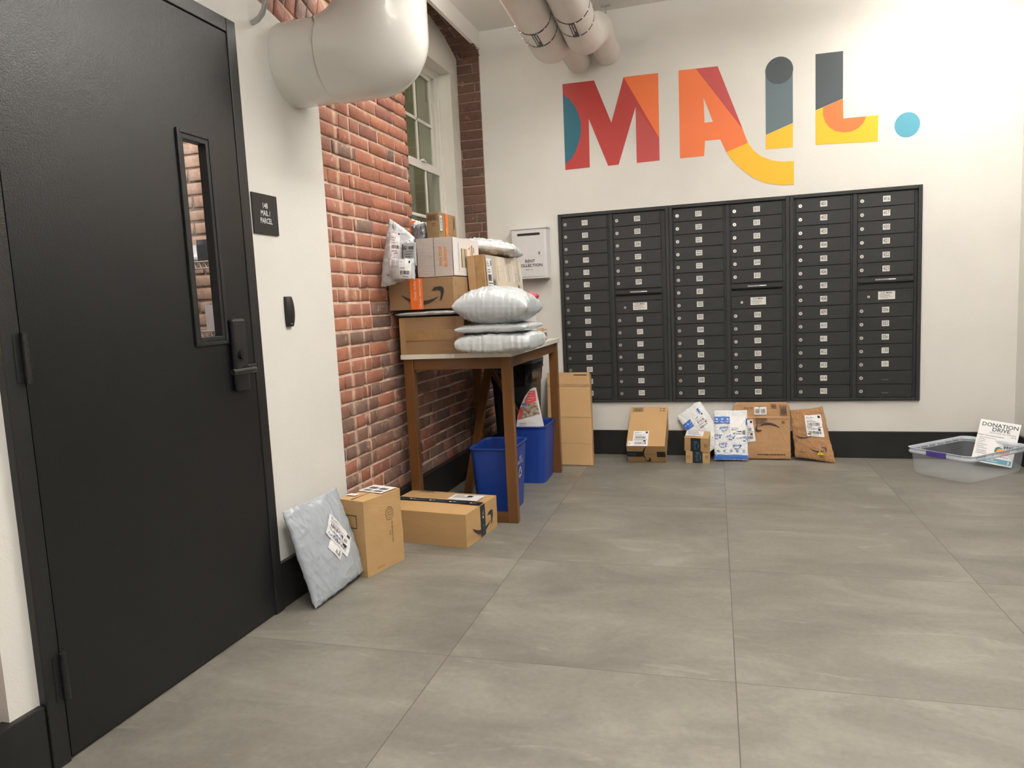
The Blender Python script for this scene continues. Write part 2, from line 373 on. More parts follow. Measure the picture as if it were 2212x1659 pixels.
def iconbox(mb, x, y, w, h, seed, mat=None, n=.0008, vert=False):
    mat = mat or INKB; t = min(w, h) * .045
    mb.rect(x - w / 2, x + w / 2, y + h / 2 - t, y + h / 2, mat, n); mb.rect(x - w / 2, x + w / 2, y - h / 2, y - h / 2 + t, mat, n)
    mb.rect(x - w / 2, x - w / 2 + t, y - h / 2, y + h / 2, mat, n); mb.rect(x + w / 2 - t, x + w / 2, y - h / 2, y + h / 2, mat, n)
    barcode(mb, x, y, w * .84, h * .78, seed, mat, n, vert)
def uparrows(mb, x, y, s, rot=0, mat=None, n=.0008):
    mat = mat or INKB; c, q = math.cos(rot), math.sin(rot); f = lambda p: (x + s * (p[0] * c - p[1] * q), y + s * (p[0] * q + p[1] * c))
    for dx in (-.3, .3):
        poly(mb, [[f(p) for p in ((dx - .05, -.4), (dx + .05, -.4), (dx + .05, .15), (dx + .18, .15), (dx, .5), (dx - .18, .15), (dx - .05, .15))]], mat, n)
    poly(mb, [[f(p) for p in ((-.6, -.55), (.6, -.55), (.6, -.47), (-.6, -.47))]], mat, n)
def printed_tape(mb, L_, w, words=True, seed=0, n=0):
    """black printed tape centred on the origin, running along u"""
    mb.rect(-L_ / 2, L_ / 2, -w / 2, w / 2, TAPEBLK, n + .0006, 4, 1)
    x = -L_ / 2 + w * .7; k = 0
    while x < L_ / 2 - w * .5:
        if k % 2 == 0:
            text(mb, 'prime', x, w * .1, w * .42, CYAN, n + .0012); smile(mb, x, -w * .12, w * .42, mat=CYAN, n=n + .0012)
            x += w * 1.15
        else:
            vs = [(x + p[0], p[1]) for p in arcpts(0, 0, w * .14, 0, 2 * PI, 10)[:-1]]
            poly(mb, [vs], LABEL, n + .0012); lines(mb, x + w * .25, w * .12, w * .45, 2, w * .2, seed + k, LABEL, n + .0012)
            x += w * 1.15
        k += 1

FACES = lambda w, d, h: dict(
    front=frame((0, -d / 2, h / 2), (1, 0, 0), (0, 0, 1)), back=frame((0, d / 2, h / 2), (-1, 0, 0), (0, 0, 1)),
    right=frame((w / 2, 0, h / 2), (0, 1, 0), (0, 0, 1)), left=frame((-w / 2, 0, h / 2), (0, -1, 0), (0, 0, 1)),
    top=frame((0, 0, h), (1, 0, 0), (0, 1, 0)))
def carton(name, label, cat, M, w, d, h, mat, seam='x', group=None, topmat=None, seed=0):
    """closed cardboard box: slightly bulged panels, flap seam on top; returns root and its face frames"""
    root = thing(name, label, cat, M, group); b = MB(); R = random.Random(seed); N_ = 5
    def pt(x, y, z):
        fx, fy, fz = abs(2 * x / w), abs(2 * y / d), abs(2 * (z - h / 2) / h); k = .0035
        q = noise.noise(Vector((x * 9 + seed, y * 9, z * 9))) * .0022
        bx = k * (1 - fy ** 2) * (1 - fz ** 2) + q; by = k * (1 - fx ** 2) * (1 - fz ** 2) + q; bz = k * (1 - fx ** 2) * (1 - fy ** 2)
        return (x + (bx if fx > .99 else 0) * (1 if x > 0 else -1), y + (by if fy > .99 else 0) * (1 if y > 0 else -1), z + ((bz if z > h * .5 else -bz * 0) if fz > .99 else 0))
    g = [i / N_ for i in range(N_ + 1)]
    def face(F, mt):
        vs = [pt(*F(a, c)) for c in g for a in g]
        b.add(vs, [(j * (N_ + 1) + i, j * (N_ + 1) + i + 1, (j + 1) * (N_ + 1) + i + 1, (j + 1) * (N_ + 1) + i) for j in range(N_) for i in range(N_)], mt, True)
    face(lambda a, c: ((a - .5) * w, -d / 2, c * h), mat); face(lambda a, c: ((.5 - a) * w, d / 2, c * h), mat)
    face(lambda a, c: (w / 2, (a - .5) * d, c * h), mat); face(lambda a, c: (-w / 2, (.5 - a) * d, c * h), mat)
    face(lambda a, c: ((a - .5) * w, (c - .5) * d, h), topmat or mat); face(lambda a, c: ((a - .5) * w, (.5 - c) * d, 0), mat)
    if seam == 'x': b.box(-w / 2 + .004, w / 2 - .004, -.0012, .0012, h + .001, h + .0042, DARKLINE)
    if seam == 'y': b.box(-.0012, .0012, -d / 2 + .004, d / 2 - .004, h + .001, h + .0042, DARKLINE)
    b.build('carton_body', root)
    return root, FACES(w, d, h)
def decal(root, name, F, draw, off=.0045, label=None):
    mb = MB(F @ Matrix.Translation((0, 0, off))); draw(mb); return mb.build(name, root, label)

# --- soft bags
class Pillow:
    def __init__(s, w, h, t, seed=0, pin=.04, p=.5, quad=None, wr=1., post=None, back=1., edge=1., big=0):
        s.__dict__.update(w=w, h=h, t=t, seed=seed, pin=pin, p=p, quad=quad, wr=wr, post=post, back=back, edge=edge, big=big)
    def S(s, u, v, side):
        w, h, t = s.w, s.h, s.t; sd = s.seed * 7.31
        uu = u * (1 - s.pin * (1 - v * v)); vv = v * (1 - s.pin * (1 - u * u))
        if s.quad:
            a, b, c, d = s.quad; i, j = (uu + 1) / 2, (vv + 1) / 2
            x = a[0] * (1 - i) * (1 - j) + b[0] * i * (1 - j) + c[0] * i * j + d[0] * (1 - i) * j
            y = a[1] * (1 - i) * (1 - j) + b[1] * i * (1 - j) + c[1] * i * j + d[1] * (1 - i) * j
        else: x, y = uu * w / 2, vv * h / 2
        e = max(0., (1 - abs(u) ** 2.2)) * max(0., (1 - abs(v) ** 2.2)); env = e ** s.p
        lift = t * (env if side > 0 else -env * s.back) * .5
        P = Vector((x * 6 + sd, y * 6, side * .7)); k = min(w, h)
        n1 = noise.noise(P * 1.3) * .5 + noise.noise(P * 3.1) * .3
        rd = 1 - abs(noise.noise(Vector((x * 7 + sd, y * 19, 3.3)) * 1.2)) * 2; rd2 = 1 - abs(noise.noise(Vector((x * 20, y * 7 - sd, 1.3)) * 1.1)) * 2
        ev = math.exp(-(1 - abs(v)) * 6.5); eu = math.exp(-(1 - abs(u)) * 6.5)
        am = .35 + 1.3 * abs(noise.noise(Vector((u * 4 + sd, v * 4, 6))))
        rg = lambda q: 1 - 2.6 * abs(noise.noise(q))
        cu, cv = u * w * 24, v * h * 24
        pl = (rg(Vector((cu * 2.1 + v * 2.5, v * h * 5, sd))) * ev + rg(Vector((u * w * 5, cv * 2.1 - u * 2.5, sd + 3))) * eu) * s.edge * (.5 + am)
        pl += .5 * rg(Vector((cu * .9 + cv * .55, cv * .35 - cu * .2, sd + 8))) * am * s.edge
        rd3 = 1 - abs(noise.noise(Vector((x * 26 + y * 14 + sd, y * 11 - x * 6, 5.1)))) * 2
        wv = (pl * .040 + (rd ** 3) * .045 + (rd2 ** 3) * .045 + (rd3 ** 4) * .05 + n1 * .10) * s.wr
        amp = (t * .55 + .012) * min(1, env * 2.2 + .10)
        z = lift + side * wv * amp + noise.noise(Vector((u * 3 + sd, v * 3, 9))) * .006 * (1 - env) * s.wr + .0008 * side
        if s.big: z += s.big * math.exp(-((u * .8 + v * .6 - .2) * 6) ** 2) * env
        # crinkled outline
        x += noise.noise(Vector((sd, v * 9, 2))) * .004 * eu * s.wr; y += noise.noise(Vector((u * 9, sd, 4))) * .004 * ev * s.wr
        return s.post(x, y, z) if s.post else (x, y, z)
    def mesh(s, mb, mat, nu=60, nv=46, mat2=None):
        for side in (1, -1):
            vs = []
            for j in range(nv + 1):
                for i in range(nu + 1):
                    a = math.sin((i / nu - .5) * PI) * .65 + (2 * i / nu - 1) * .35; c = math.sin((j / nv - .5) * PI) * .65 + (2 * j / nv - 1) * .35
                    vs.append(s.S(a, c, side if (0 < i < nu and 0 < j < nv) else 1))
            fs = []
            for j in range(nv):
                for i in range(nu):
                    q = (j * (nu + 1) + i, j * (nu + 1) + i + 1, (j + 1) * (nu + 1) + i + 1, (j + 1) * (nu + 1) + i)
                    fs.append(q if side > 0 else q[::-1])
            mb.add(vs, fs, mat if side > 0 else (mat2 or mat), True)
    def on(s, cx, cy, rot=0, off=.0015, su=None, sv=None):
        """mapping for a decal whose centre sits at (cx, cy) metres from the bag's centre"""
        c, q = math.cos(rot), math.sin(rot); W = su or s.w; H = sv or s.h
        def fn(a, b, n):
            x, y = cx + a * c - b * q, cy + a * q + b * c; u, v = 2 * x / W, 2 * y / H
            u = max(-.97, min(.97, u)); v = max(-.97, min(.97, v)); e = .02
            p = Vector(s.S(u, v, 1)); du = Vector(s.S(u + e, v, 1)) - p; dv = Vector(s.S(u, v + e, 1)) - p
            nn = du.cross(dv)
            if nn.length < 1e-12: nn = Vector((0, 0, 1))
            return p + nn.normalized() * (n + off)
        return fn
def bag(name, label, cat, M, P, mat, group=None, nu=60, nv=46, part='bag_body', mat2=None):
    root = thing(name, label, cat, M, group); mb = MB(); P.mesh(mb, mat, nu, nv, mat2); mb.build(part, root); return root
def bagdecal(root, name, fn, draw, label=None):
    mb = MB(fn=fn); draw(mb); return mb.build(name, root, label)
def quadframe(BL, BR, TR, TL):
    BL, BR, TR, TL = map(Vector, (BL, BR, TR, TL)); M = frame((BL + BR + TR + TL) / 4, BR - BL, TL - BL); I = M.inverted()
    return M, [tuple((I @ p)[:2]) for p in (BL, BR, TR, TL)]

# --- brick laying: rows of separate bricks over a patch given as v(row) -> intervals in u
REDS = [(.350, .142, .092), (.315, .125, .086), (.385, .165, .108), (.285, .120, .090), (.345, .150, .105), (.375, .150, .090)]
DULL = [(.205, .122, .095), (.235, .130, .098), (.175, .112, .092), (.27, .135, .098), (.215, .135, .108)]
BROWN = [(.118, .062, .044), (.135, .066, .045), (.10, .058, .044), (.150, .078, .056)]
def lay(mb, rows, fn, seed=1, pal=None, pitch=.0677, joint=.0125, proud=.0075, length=.205):
    """rows: list of (v0, [(u0, u1), ...]); fn(u, v, n) -> world"""
    R = random.Random(seed)
    if mb.col is None: mb.col = []
    mb.col += [(.3, .2, .15)] * (len(mb.v) - len(mb.col))
    for r, (v0, spans) in enumerate(rows):
        for (a, b) in spans:
            u = a - (R.random() * .1 if R.random() < .5 else 0)
            while u < b:
                L_ = length if R.random() < .68 else length * .48
                L_ *= R.uniform(.94, 1.05); p, q = max(a, u), min(b, u + L_ - joint)
                u += L_
                if q - p < .012: continue
                j = lambda k=.0018: R.uniform(-k, k)
                lo, hi = v0 + joint / 2 + j(), v0 + pitch - joint / 2 + j(); ch = R.uniform(.003, .006)
                d = proud + R.uniform(-.003, .0035); um = (p + q) / 2
                outer = [(p + j(), lo + j(), -.002), (q + j(), lo + j(), -.002), (q + j(), hi + j(), -.002), (p + j(), hi + j(), -.002)]
                mid = [(x + j(.0008), y, d - ch * .7) for x, y, _ in outer]
                cx, cy = um, (lo + hi) / 2
                inner = [(x + (ch if x < cx else -ch), y + (ch if y < cy else -ch), d + j(.0015)) for x, y, _ in outer]
                vs = outer + mid + inner
                fs = [(i, (i + 1) % 4, 4 + (i + 1) % 4, 4 + i) for i in range(4)] + [(4 + i, 4 + (i + 1) % 4, 8 + (i + 1) % 4, 8 + i) for i in range(4)] + [(8, 9, 10, 11)]
                mb.add([fn(*x) for x in vs], fs, BRICK, True)
                pl = pal(um, v0, R) if callable(pal) else R.choice(pal or REDS); g = R.uniform(.86, 1.12)
                mb.col += [tuple(c * g for c in pl)] * 12

# ------------------------------------------------------------------ setting
XW, YB, XR, ZC, YF = -1.14, 0., 2.318, 3.137, -7.0
b = MB(); b.box(-4.2, 6.5, YF - .1, .3, -.12, 0, FLOORM); struct(b.build('floor'))
b = MB(); b.box(-4.2, 6.5, YF - .1, .3, ZC, ZC + .12, CEIL); struct(b.build('ceiling'))
b = MB(); b.box(-1.15, XR + .1, 0, .14, 0, ZC, PAINT); struct(b.build('wall_back'))
GREYW = pm('grey_room_wall', (.34, .33, .31), .6)
b = MB(); b.box(XR, XR + .1, -.75, 0, 0, ZC, PAINT); struct(b.build('wall_right'))
b = MB(); b.box(XR + .1, 6.4, -.75, -.65, 0, ZC, GREYW); struct(b.build('wall_back_far'))
b = MB(); b.box(6.4, 6.5, YF, -.65, 0, ZC, GREYW); struct(b.build('wall_right_far'))
b = MB(); b.box(-4.2, 6.5, YF - .1, YF, 0, ZC, GREYW); struct(b.build('wall_front'))
# arched door opening (y centre -3.19, half width .83) and arched window opening (y from -1.385 to 0)
AZ = lambda y: 2.376 - (y + 3.19) ** 2 / 4.77                                   # underside of the door arch
WZ = lambda y: 3.125 - (y + .69) ** 2 / 3.0                                     # underside of the window arch
WS = 1.36                                                                       # sill of the window opening
def pal_left(u, v, R):
    k = R.random()
    low = v < .92 and u > -2.15
    if low: return R.choice(DULL) if k < .72 else R.choice(REDS)
    if v < .75: return R.choice(DULL) if k < .5 else R.choice(REDS)
    return R.choice(REDS) if k < .90 else R.choice(DULL)
mort = MB(); XM = XW - .004
def mslab(y0, y1, z0, z1, mt=None, x0=-1.47): mort.box(x0, XM, y0, y1, z0, z1, mt or MORTAR)
mslab(-1.385, 0.14, 0, WS); mslab(-2.358, -1.385, 0, ZC); mslab(YF, -4.02, 0, ZC)
K = 16                                                                           # brickwork above the door arch
for i in range(K):
    y0 = -4.02 + 1.662 * i / K; y1 = -4.02 + 1.662 * (i + 1) / K; mslab(y0, y1, AZ((y0 + y1) / 2) + .002, ZC)
lay(mort, [(i * .0677 + .17, [(-7.0, -4.022), (-2.356, -1.388)] if i * .0677 + .17 > WS - .02 else [(-7.0, -4.022), (-2.356, -.002)]) for i in range(44) if i * .0677 + .24 < AZ(-2.36)],
    lambda u, v, n: (XM + n, u, v), 3, pal_left)
rows = []
for i in range(44):
    v = i * .0677 + .17
    if v + .07 >= AZ(-2.36) and v + .0677 < ZC:
        zr = v - .005; sp = []
        # outside the three rings of the door arch
        R3 = 2.376 + .33
        if zr < R3: dy = min(1.05, math.sqrt(max(0, (R3 - zr) * 4.77))); sp = [(-7.0, -3.19 - dy), (-3.19 + dy, -1.388)]
        else: sp = [(-7.0, -1.388)]
        sp = [(p, q) for p, q in sp if q > p + .03]
        rows.append((v, sp))
lay(mort, rows, lambda u, v, n: (XM + n, u, v), 4, pal_left)
def archfn(ring):
    Rr = 2.385; zc = 2.376 - Rr
    def fn(u, v, n):
        a = u / Rr; r = Rr + ring * .108 + .004 + (v * 1.0)
        return (XM + n, -3.19 + r * math.sin(a), zc + r * math.cos(a))
    return fn
for ring in range(3):   # voussoirs: short bricks stood on edge around the arch
    R = random.Random(50 + ring)
    rws = [(0, [(-.95 + k * .0665, -.95 + k * .0665 + .0655)]) for k in range(29)]
    for rw in rws: lay(mort, [rw], archfn(ring), 60 + ring * 40 + int(rw[1][0][0] * 100), pal_left, pitch=.108, joint=.010, length=.5)
# window reveal: brick jamb towards the room corner and the underside of the arch
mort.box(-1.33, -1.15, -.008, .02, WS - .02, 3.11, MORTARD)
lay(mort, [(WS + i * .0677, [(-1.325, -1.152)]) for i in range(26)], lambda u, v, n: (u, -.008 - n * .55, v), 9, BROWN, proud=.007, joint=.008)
for i in range(24):
    y0, y1 = -1.385 + 1.385 * i / 24, -1.385 + 1.385 * (i + 1) / 24
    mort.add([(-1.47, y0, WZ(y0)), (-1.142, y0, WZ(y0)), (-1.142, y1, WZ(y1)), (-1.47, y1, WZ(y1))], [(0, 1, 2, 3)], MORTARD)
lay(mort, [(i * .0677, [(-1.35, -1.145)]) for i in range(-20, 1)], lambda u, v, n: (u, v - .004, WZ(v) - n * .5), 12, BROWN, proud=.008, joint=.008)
# the near jamb of the window reveal
mort.box(-1.47, XM, -1.40, -1.386, WS, 3.0, MORTAR)
mort.col += [(.3, .2, .15)] * (len(mort.v) - len(mort.col))
struct(mort.build('wall_left'))
# white dropped edge above the window arch, plaster infill round the window
b = MB(); b.box(-1.165, XW, -1.42, 0, 3.015, ZC, CEIL); struct(b.build('trim_1'), 'white plastered edge above the brick window arch')
b = MB(); X1, X2, Y1, Y2, ZT, ZB = -1.325, -1.425, -.155, -1.225, 2.825, 1.40
def ring(mb, x0, x1, yo0, yo1, zo0, zo1, yi0, yi1, zi0, zi1, mt):
    mb.box(x0, x1, yo0, yi0, zo0, zo1, mt); mb.box(x0, x1, yi1, yo1, zo0, zo1, mt); mb.box(x0, x1, yi0, yi1, zo0, zi0, mt); mb.box(x0, x1, yi0, yi1, zi1, zo1, mt)
b.box(-1.45, X1, Y1, -.001, WS, 2.60, WHITE); b.box(-1.45, X1, -1.385, Y2, WS, 2.60, WHITE); b.box(-1.45, X1, Y2, Y1, WS, ZB, WHITE)
for i in range(20):
    y0 = -1.384 + 1.383 * i / 20; y1 = y0 + 1.383 / 20
    ym = sorted((y0, y1, *[q for q in (Y1, Y2) if y0 < q < y1]))
    for p, q in zip(ym, ym[1:]): b.box(-1.45, X1, p, q, ZT if Y2 <= (p + q) / 2 <= Y1 else 2.60, WZ((p + q) / 2) + .01, WHITE)
struct(b.build('trim_2'), 'white plaster infill under the window arch')
# window_1: double hung sash window
b = MB(); ring(b, -1.475, X2 + .012, Y2 + .0, Y1 - .0, ZB, ZT, Y2 + .025, Y1 - .025, ZB + .02, ZT - .02, WHITE)
ring(b, -1.49, X2 - .002, Y2 + .02, Y1 - .02, ZB + .015, ZT - .015, Y2 + .055, Y1 - .055, ZB + .05, ZT - .045, WHITE)
win = struct(b.build('window_1', bevel=.002))
b = MB(); ring(b, -1.475, -1.448, -1.163, -.218, 2.115, 2.79, -1.125, -.256, 2.165, 2.757, WHITE)
b.box(-1.470, -1.452, -1.125, -.256, 2.430, 2.452, WHITE)
for y in (-.512, -.869): b.box(-1.470, -1.452, y - .009, y + .009, 2.165, 2.757, WHITE)
b.build('upper_sash', win, bevel=.002)
b = MB(); b.box(-1.463, -1.459, -1.125, -.256, 2.165, 2.757, GLASSW); b.build('glass_pane', win)
b = MB(); ring(b, -1.448, -1.424, -1.20, -.165, ZB + .03, 2.150, -1.165, -.192, ZB + .08, 2.098, WHITE)
b.box(-1.445, -1.428, -1.165, -.192, 1.768, 1.788, WHITE)
for y in (-.459, -.90): b.box(-1.445, -1.428, y - .009, y + .009, ZB + .08, 2.098, WHITE)
b.build('lower_sash', win, bevel=.002)
b = MB(); b.box(-1.438, -1.434, -1.165, -.192, ZB + .08, 2.098, GLASSW); b.build('glass_pane', win)
b = MB(); b.box(-1.428, -1.412, -.55, -.48, 2.150, 2.160, WHITE); b.cyl((-1.42, -.515, 2.16), (-1.42, -.515, 2.168), .010, WHITE); b.build('sash_lock', win)
b = MB(); b.box(-1.425, -1.415, -.232, -.205, 2.63, 2.79, WHITE); b.build('sash_guide', win, bevel=.001)
b = MB(); b.box(-1.425, -1.27, -1.385, -.002, WS + .0, WS + .022, WHITE); b.build('window_stool', win, bevel=.003)
# what lies outside the window at night: a dim courtyard wall with a pale downpipe
NIGHT = pm('courtyard_wall', (.20, .185, .13), .9, var=.3, vs=2)
b = MB(); b.box(-3.4, -3.3, -1.9, 2.0, 0, 4.2, NIGHT); b.box(-3.3, -1.5, 2.0, 2.1, 0, 4.2, NIGHT); struct(b.build('wall_courtyard'))
ld = bpy.data.lights.new('courtyard_fill', 'AREA'); ld.size = .6; ld.energy = 60; ld.color = (1, .95, .78)  # unseen area light added to brighten the wall showing through the panes
lo = bpy.data.objects.new('courtyard_fill', ld); sc.collection.objects.link(lo); lo.location = (-2.3, -.2, 4.1)
# drywall infill of the door arch, with door opening
b = MB(); XD = -1.112; D0, D1, DT = -3.935, -2.93, 2.188; xb = -1.165
b.box(xb, XD, -4.016, D0 + .01, 0, 2.19, PAINT); b.box(xb, XD, D1 - .01, -2.362, 0, 2.19, PAINT)
for i in range(24):
    y0 = -4.016 + 1.654 * i / 24; y1 = y0 + 1.654 / 24; zt0, zt1 = min(AZ(y0), 2.375), min(AZ(y1), 2.375)
    b.add([(x, y, z) for x in (xb, XD) for y, z in ((y0, 2.19), (y1, 2.19), (y1, zt1), (y0, zt0))], [(3, 2, 1, 0), (4, 5, 6, 7), (0, 1, 5, 4), (2, 3, 7, 6)], PAINT)
struct(b.build('wall_left_drywall'))
def base(name, *bx):
    q = MB()
    for x0, x1, y0, y1 in bx: q.box(x0, x1, y0, y1, 0, .182, BASEBLK)
    return struct(q.build(name, bevel=.003))
base('baseboard_left', (-1.14, -1.100, -1.78 - .58, 0), (-1.14, -1.094, -2.929, -2.36), (-1.14, -1.094, YF, -3.936))
base('baseboard_back', (-1.14, XR, -.014, 0)); base('baseboard_right', (XR - .014, XR, -.75, -.014))
# door_1
b = MB(); XF = -1.088
b.box(-1.16, XF, D0, D0 + .05, 0, DT, BLACK); b.box(-1.16, XF, D1 - .05, D1, 0, DT, BLACK); b.box(-1.16, XF, D0 + .05, D1 - .05, DT - .05, DT, BLACK)
b.box(-1.16, -1.139, D0 + .05, D0 + .062, 0, DT - .05, BLACK); b.box(-1.16, -1.139, D1 - .062, D1 - .05, 0, DT - .05, BLACK); b.box(-1.16, -1.139, D0 + .05, D1 - .05, DT - .062, DT - .05, BLACK)
door = struct(b.build('door_1', bevel=.003), 'black metal door with a tall narrow glass lite')
b = MB(); l0, l1, lz0, lz1 = -3.258, -3.140, 1.075, 1.728; dy0, dy1, dz0, dz1 = D0 + .0535, D1 - .0535, .010, DT - .0535
for xa, xc, g in ((-1.120, -1.091, 0), (-1.136, -1.120, .03)):
    b.box(xa, xc, dy0, l0 - g, dz0, dz1, DOORBLK); b.box(xa, xc, l1 + g, dy1, dz0, dz1, DOORBLK); b.box(xa, xc, l0 - g, l1 + g, dz0, lz0 - g, DOORBLK); b.box(xa, xc, l0 - g, l1 + g, lz1 + g, dz1, DOORBLK)
leaf = b.build('door_leaf', door)
b = MB(); ring(b, -1.092, -1.083, -3.279, -3.119, 1.052, 1.752, -3.266, -3.132, 1.065, 1.739, BLACK); ring(b, -1.119, -1.086, -3.266, -3.132, 1.065, 1.739, l0 + .006, l1 - .006, lz0 + .006, lz1 - .006, BLACK)
b.build('lite_frame', leaf, bevel=.002)
b = MB(); b.box(-1.116, -1.111, l0, l1, lz0, lz1, GLASSD); b.build('lite_glass', leaf)
b = MB(); b.box(-1.091, -1.067, -3.112, -3.042, .880, 1.138, BLACK); lk = b.build('lock_plate', leaf, bevel=.010, seg=2)
b = MB(); b.cyl((-1.07, -3.085, 1.012), (-1.054, -3.085, 1.012), .017, BLACK); b.cyl((-1.054, -3.085, 1.012), (-1.052, -3.085, 1.012), .009, SIGNBLK); b.build('key_cylinder', lk)
b = MB(); b.cyl((-1.07, -3.072, .955), (-1.030, -3.072, .955), .014, BLACK); b.tube([(-1.032, -3.060, .955), (-1.026, -3.09, .956), (-1.026, -3.19, .957)], .0105, BLACK, 12); b.build('door_lever', lk)
b = MB(); b.box(-1.091, -1.078, -3.042, -2.986, .945, .972, BLACK); b.build('latch_guard', leaf, bevel=.004)
for hz in (.235, 1.066, 1.94):
    b = MB(); b.cyl((-1.080, D0 + .052, hz - .063), (-1.080, D0 + .052, hz + .063), .0085, BLACK, 14)
    for k in (-.021, .021): b.cyl((-1.080, D0 + .052, hz + k - .001), (-1.080, D0 + .052, hz + k + .001), .0089, DARKLINE, 14)
    b.box(-1.0905, -1.0865, D0 + .028, D0 + .060, hz - .06, hz + .06, BLACK); b.build('hinge', door)
# parcel room seen through the door lite
b = MB(); b.box(-3.6, -1.25, -2.05, -1.95, 0, ZC, MORTARD)
lay(b, [(i * .0677 + .9, [(-2.7, -1.26)]) for i in range(20)], lambda u, v, n: (u, -2.05 - n, v), 77, lambda u, v, R: R.choice(DULL + REDS[:3]), length=.21)
struct(b.build('wall_parcel_room'))
b = MB(); b.box(-3.7, -3.6, YF, -1.95, 0, ZC, PAINT); struct(b.build('wall_parcel_room_side'))
ld = bpy.data.lights.new('parcel_room_light', 'AREA'); ld.size = .9; ld.energy = PARCEL_ROOM_LIGHT * 3; ld.color = (1, .95, .9)
lo = bpy.data.objects.new('parcel_room_light', ld); sc.collection.objects.link(lo); lo.location = (-1.9, -3.1, 2.95)
t = thing('wire_shelf', 'chrome wire shelving with two shelves behind the door glass', 'shelf', (-1.9, -2.3, 0)); inv = Matrix.Translation((1.9, 2.3, 0))
for zz in (1.085, 1.398):
    b = MB()
    for dz in (0, -.03):
        b.tube([(-2.35, -2.5, zz + dz), (-1.5, -2.5, zz + dz)], .0035, CHROME, 8)
    for i in range(30):
        x = -2.35 + .85 * i / 30; b.tube([(x, -2.5, zz), (x + .014, -2.5, zz - .03), (x + .028, -2.5, zz)], .002, CHROME, 6)
    for i in range(34): x = -2.35 + i * .0255; b.tube([(x, -2.5, zz + .003), (x, -2.1, zz + .003)], .002, CHROME, 6)
    b.build('wire_shelf_tier', t, inv=inv)
b = MB()
for x, y in ((-2.35, -2.5), (-1.5, -2.5), (-2.35, -2.1), (-1.5, -2.1)): b.tube([(x, y, 0), (x, y, 1.9)], .0125, CHROME, 12)
b.build('shelf_posts', t, inv=inv)
P = Pillow(.30, .16, .05, 31, wr=.7); r = bag('mailer_bag', 'white mailer lying on the upper wire shelf behind the door glass', 'mailer', Tz(-1.86, -2.36, 1.452, .2) @ Matrix.Rotation(.5, 4, 'X'), P, POLYW, nu=24, nv=18)
r, F = carton('dark_box', 'dark grey box on the upper wire shelf behind the door glass', 'box', Tz(-1.66, -2.31, 1.403, .1), .2, .25, .10, pm('dark_grey_carton', (.05, .05, .055), .6))
r, F = carton('white_box', 'white parcel with a red outline on the lower wire shelf behind the door glass', 'box', Tz(-1.655, -2.36, 1.090, .5), .20, .16, .115, CARDWHITE)
def dr(m): iconbox(m, 0, .01, .13, .07, 3, REDP); lines(m, -.04, -.02, .08, 2, .012, 5)
decal(r, 'printed_mark', F['front'], dr)

# ------------------------------------------------------------------ wall fittings
r = thing('room_sign', 'black square room sign reading 148 mail / parcel beside the door', 'sign', (XD, -2.8165, 1.528)); I_ = Matrix.Translation((-XD, 2.8165, -1.528))
b = MB(); b.box(XD, XD + .007, -2.894, -2.739, 1.452, 1.604, SIGNBLK); b.build('sign_plate', r, inv=I_, bevel=.0015)
b = MB(frame((XD + .007, -2.8165, 1.528), (0, 1, 0), (0, 0, 1)))
text(b, '148', -.003, .031, .029, LABEL, .0012, sx=.80, bold=.01); text(b, 'MAIL /', -.003, .003, .029, LABEL, .0012, sx=.76, bold=.01); text(b, 'PARCEL', -.001, -.026, .029, LABEL, .0012, sx=.74, bold=.01); b.build('sign_lettering', r, inv=I_)
r = thing('card_reader', 'small rounded black card reader on the white wall right of the door', 'card reader', (XD, -2.716, 1.155)); I_ = Matrix.Translation((-XD, 2.716, -1.155))
b = MB(); K = []
for i in range(9):
    t_ = -1 + i / 4; x = XD + .021 * (1 - .42 * t_ * t_); z = 1.155 + .060 * t_; w = .022 * (1 - .10 * t_ ** 6)
    K.append([(XD, -2.716 - w, z), (x, -2.716 - w * .86, z), (x + .002, -2.716, z), (x, -2.716 + w * .86, z), (XD, -2.716 + w, z)])
b.rings(K, SIGNBLK); b.build('reader_body', r, inv=I_)
b = MB(); b.box(XD + .0125, XD + .0175, -2.722, -2.712, 1.106, 1.108, PLATE); b.build('reader_mark', r, inv=I_)
b = MB(); b.tube([(-1.035, -2.80, 2.52), (-1.035, -2.80, 2.36), (-1.042, -2.80, 2.30), (-1.06, -2.797, 2.26), (-1.085, -2.795, 2.243), (XD, -2.793, 2.236)], .0095, GALV, 14)
b.tube([(-1.05, -2.772, 2.52), (-1.05, -2.772, 2.35), (-1.062, -2.774, 2.30), (-1.09, -2.778, 2.262), (XD, -2.78, 2.25)], .006, GALV, 12)
tag(b.build('metal_conduit'), 'bent shiny metal conduit entering the wall above the door', 'conduit')

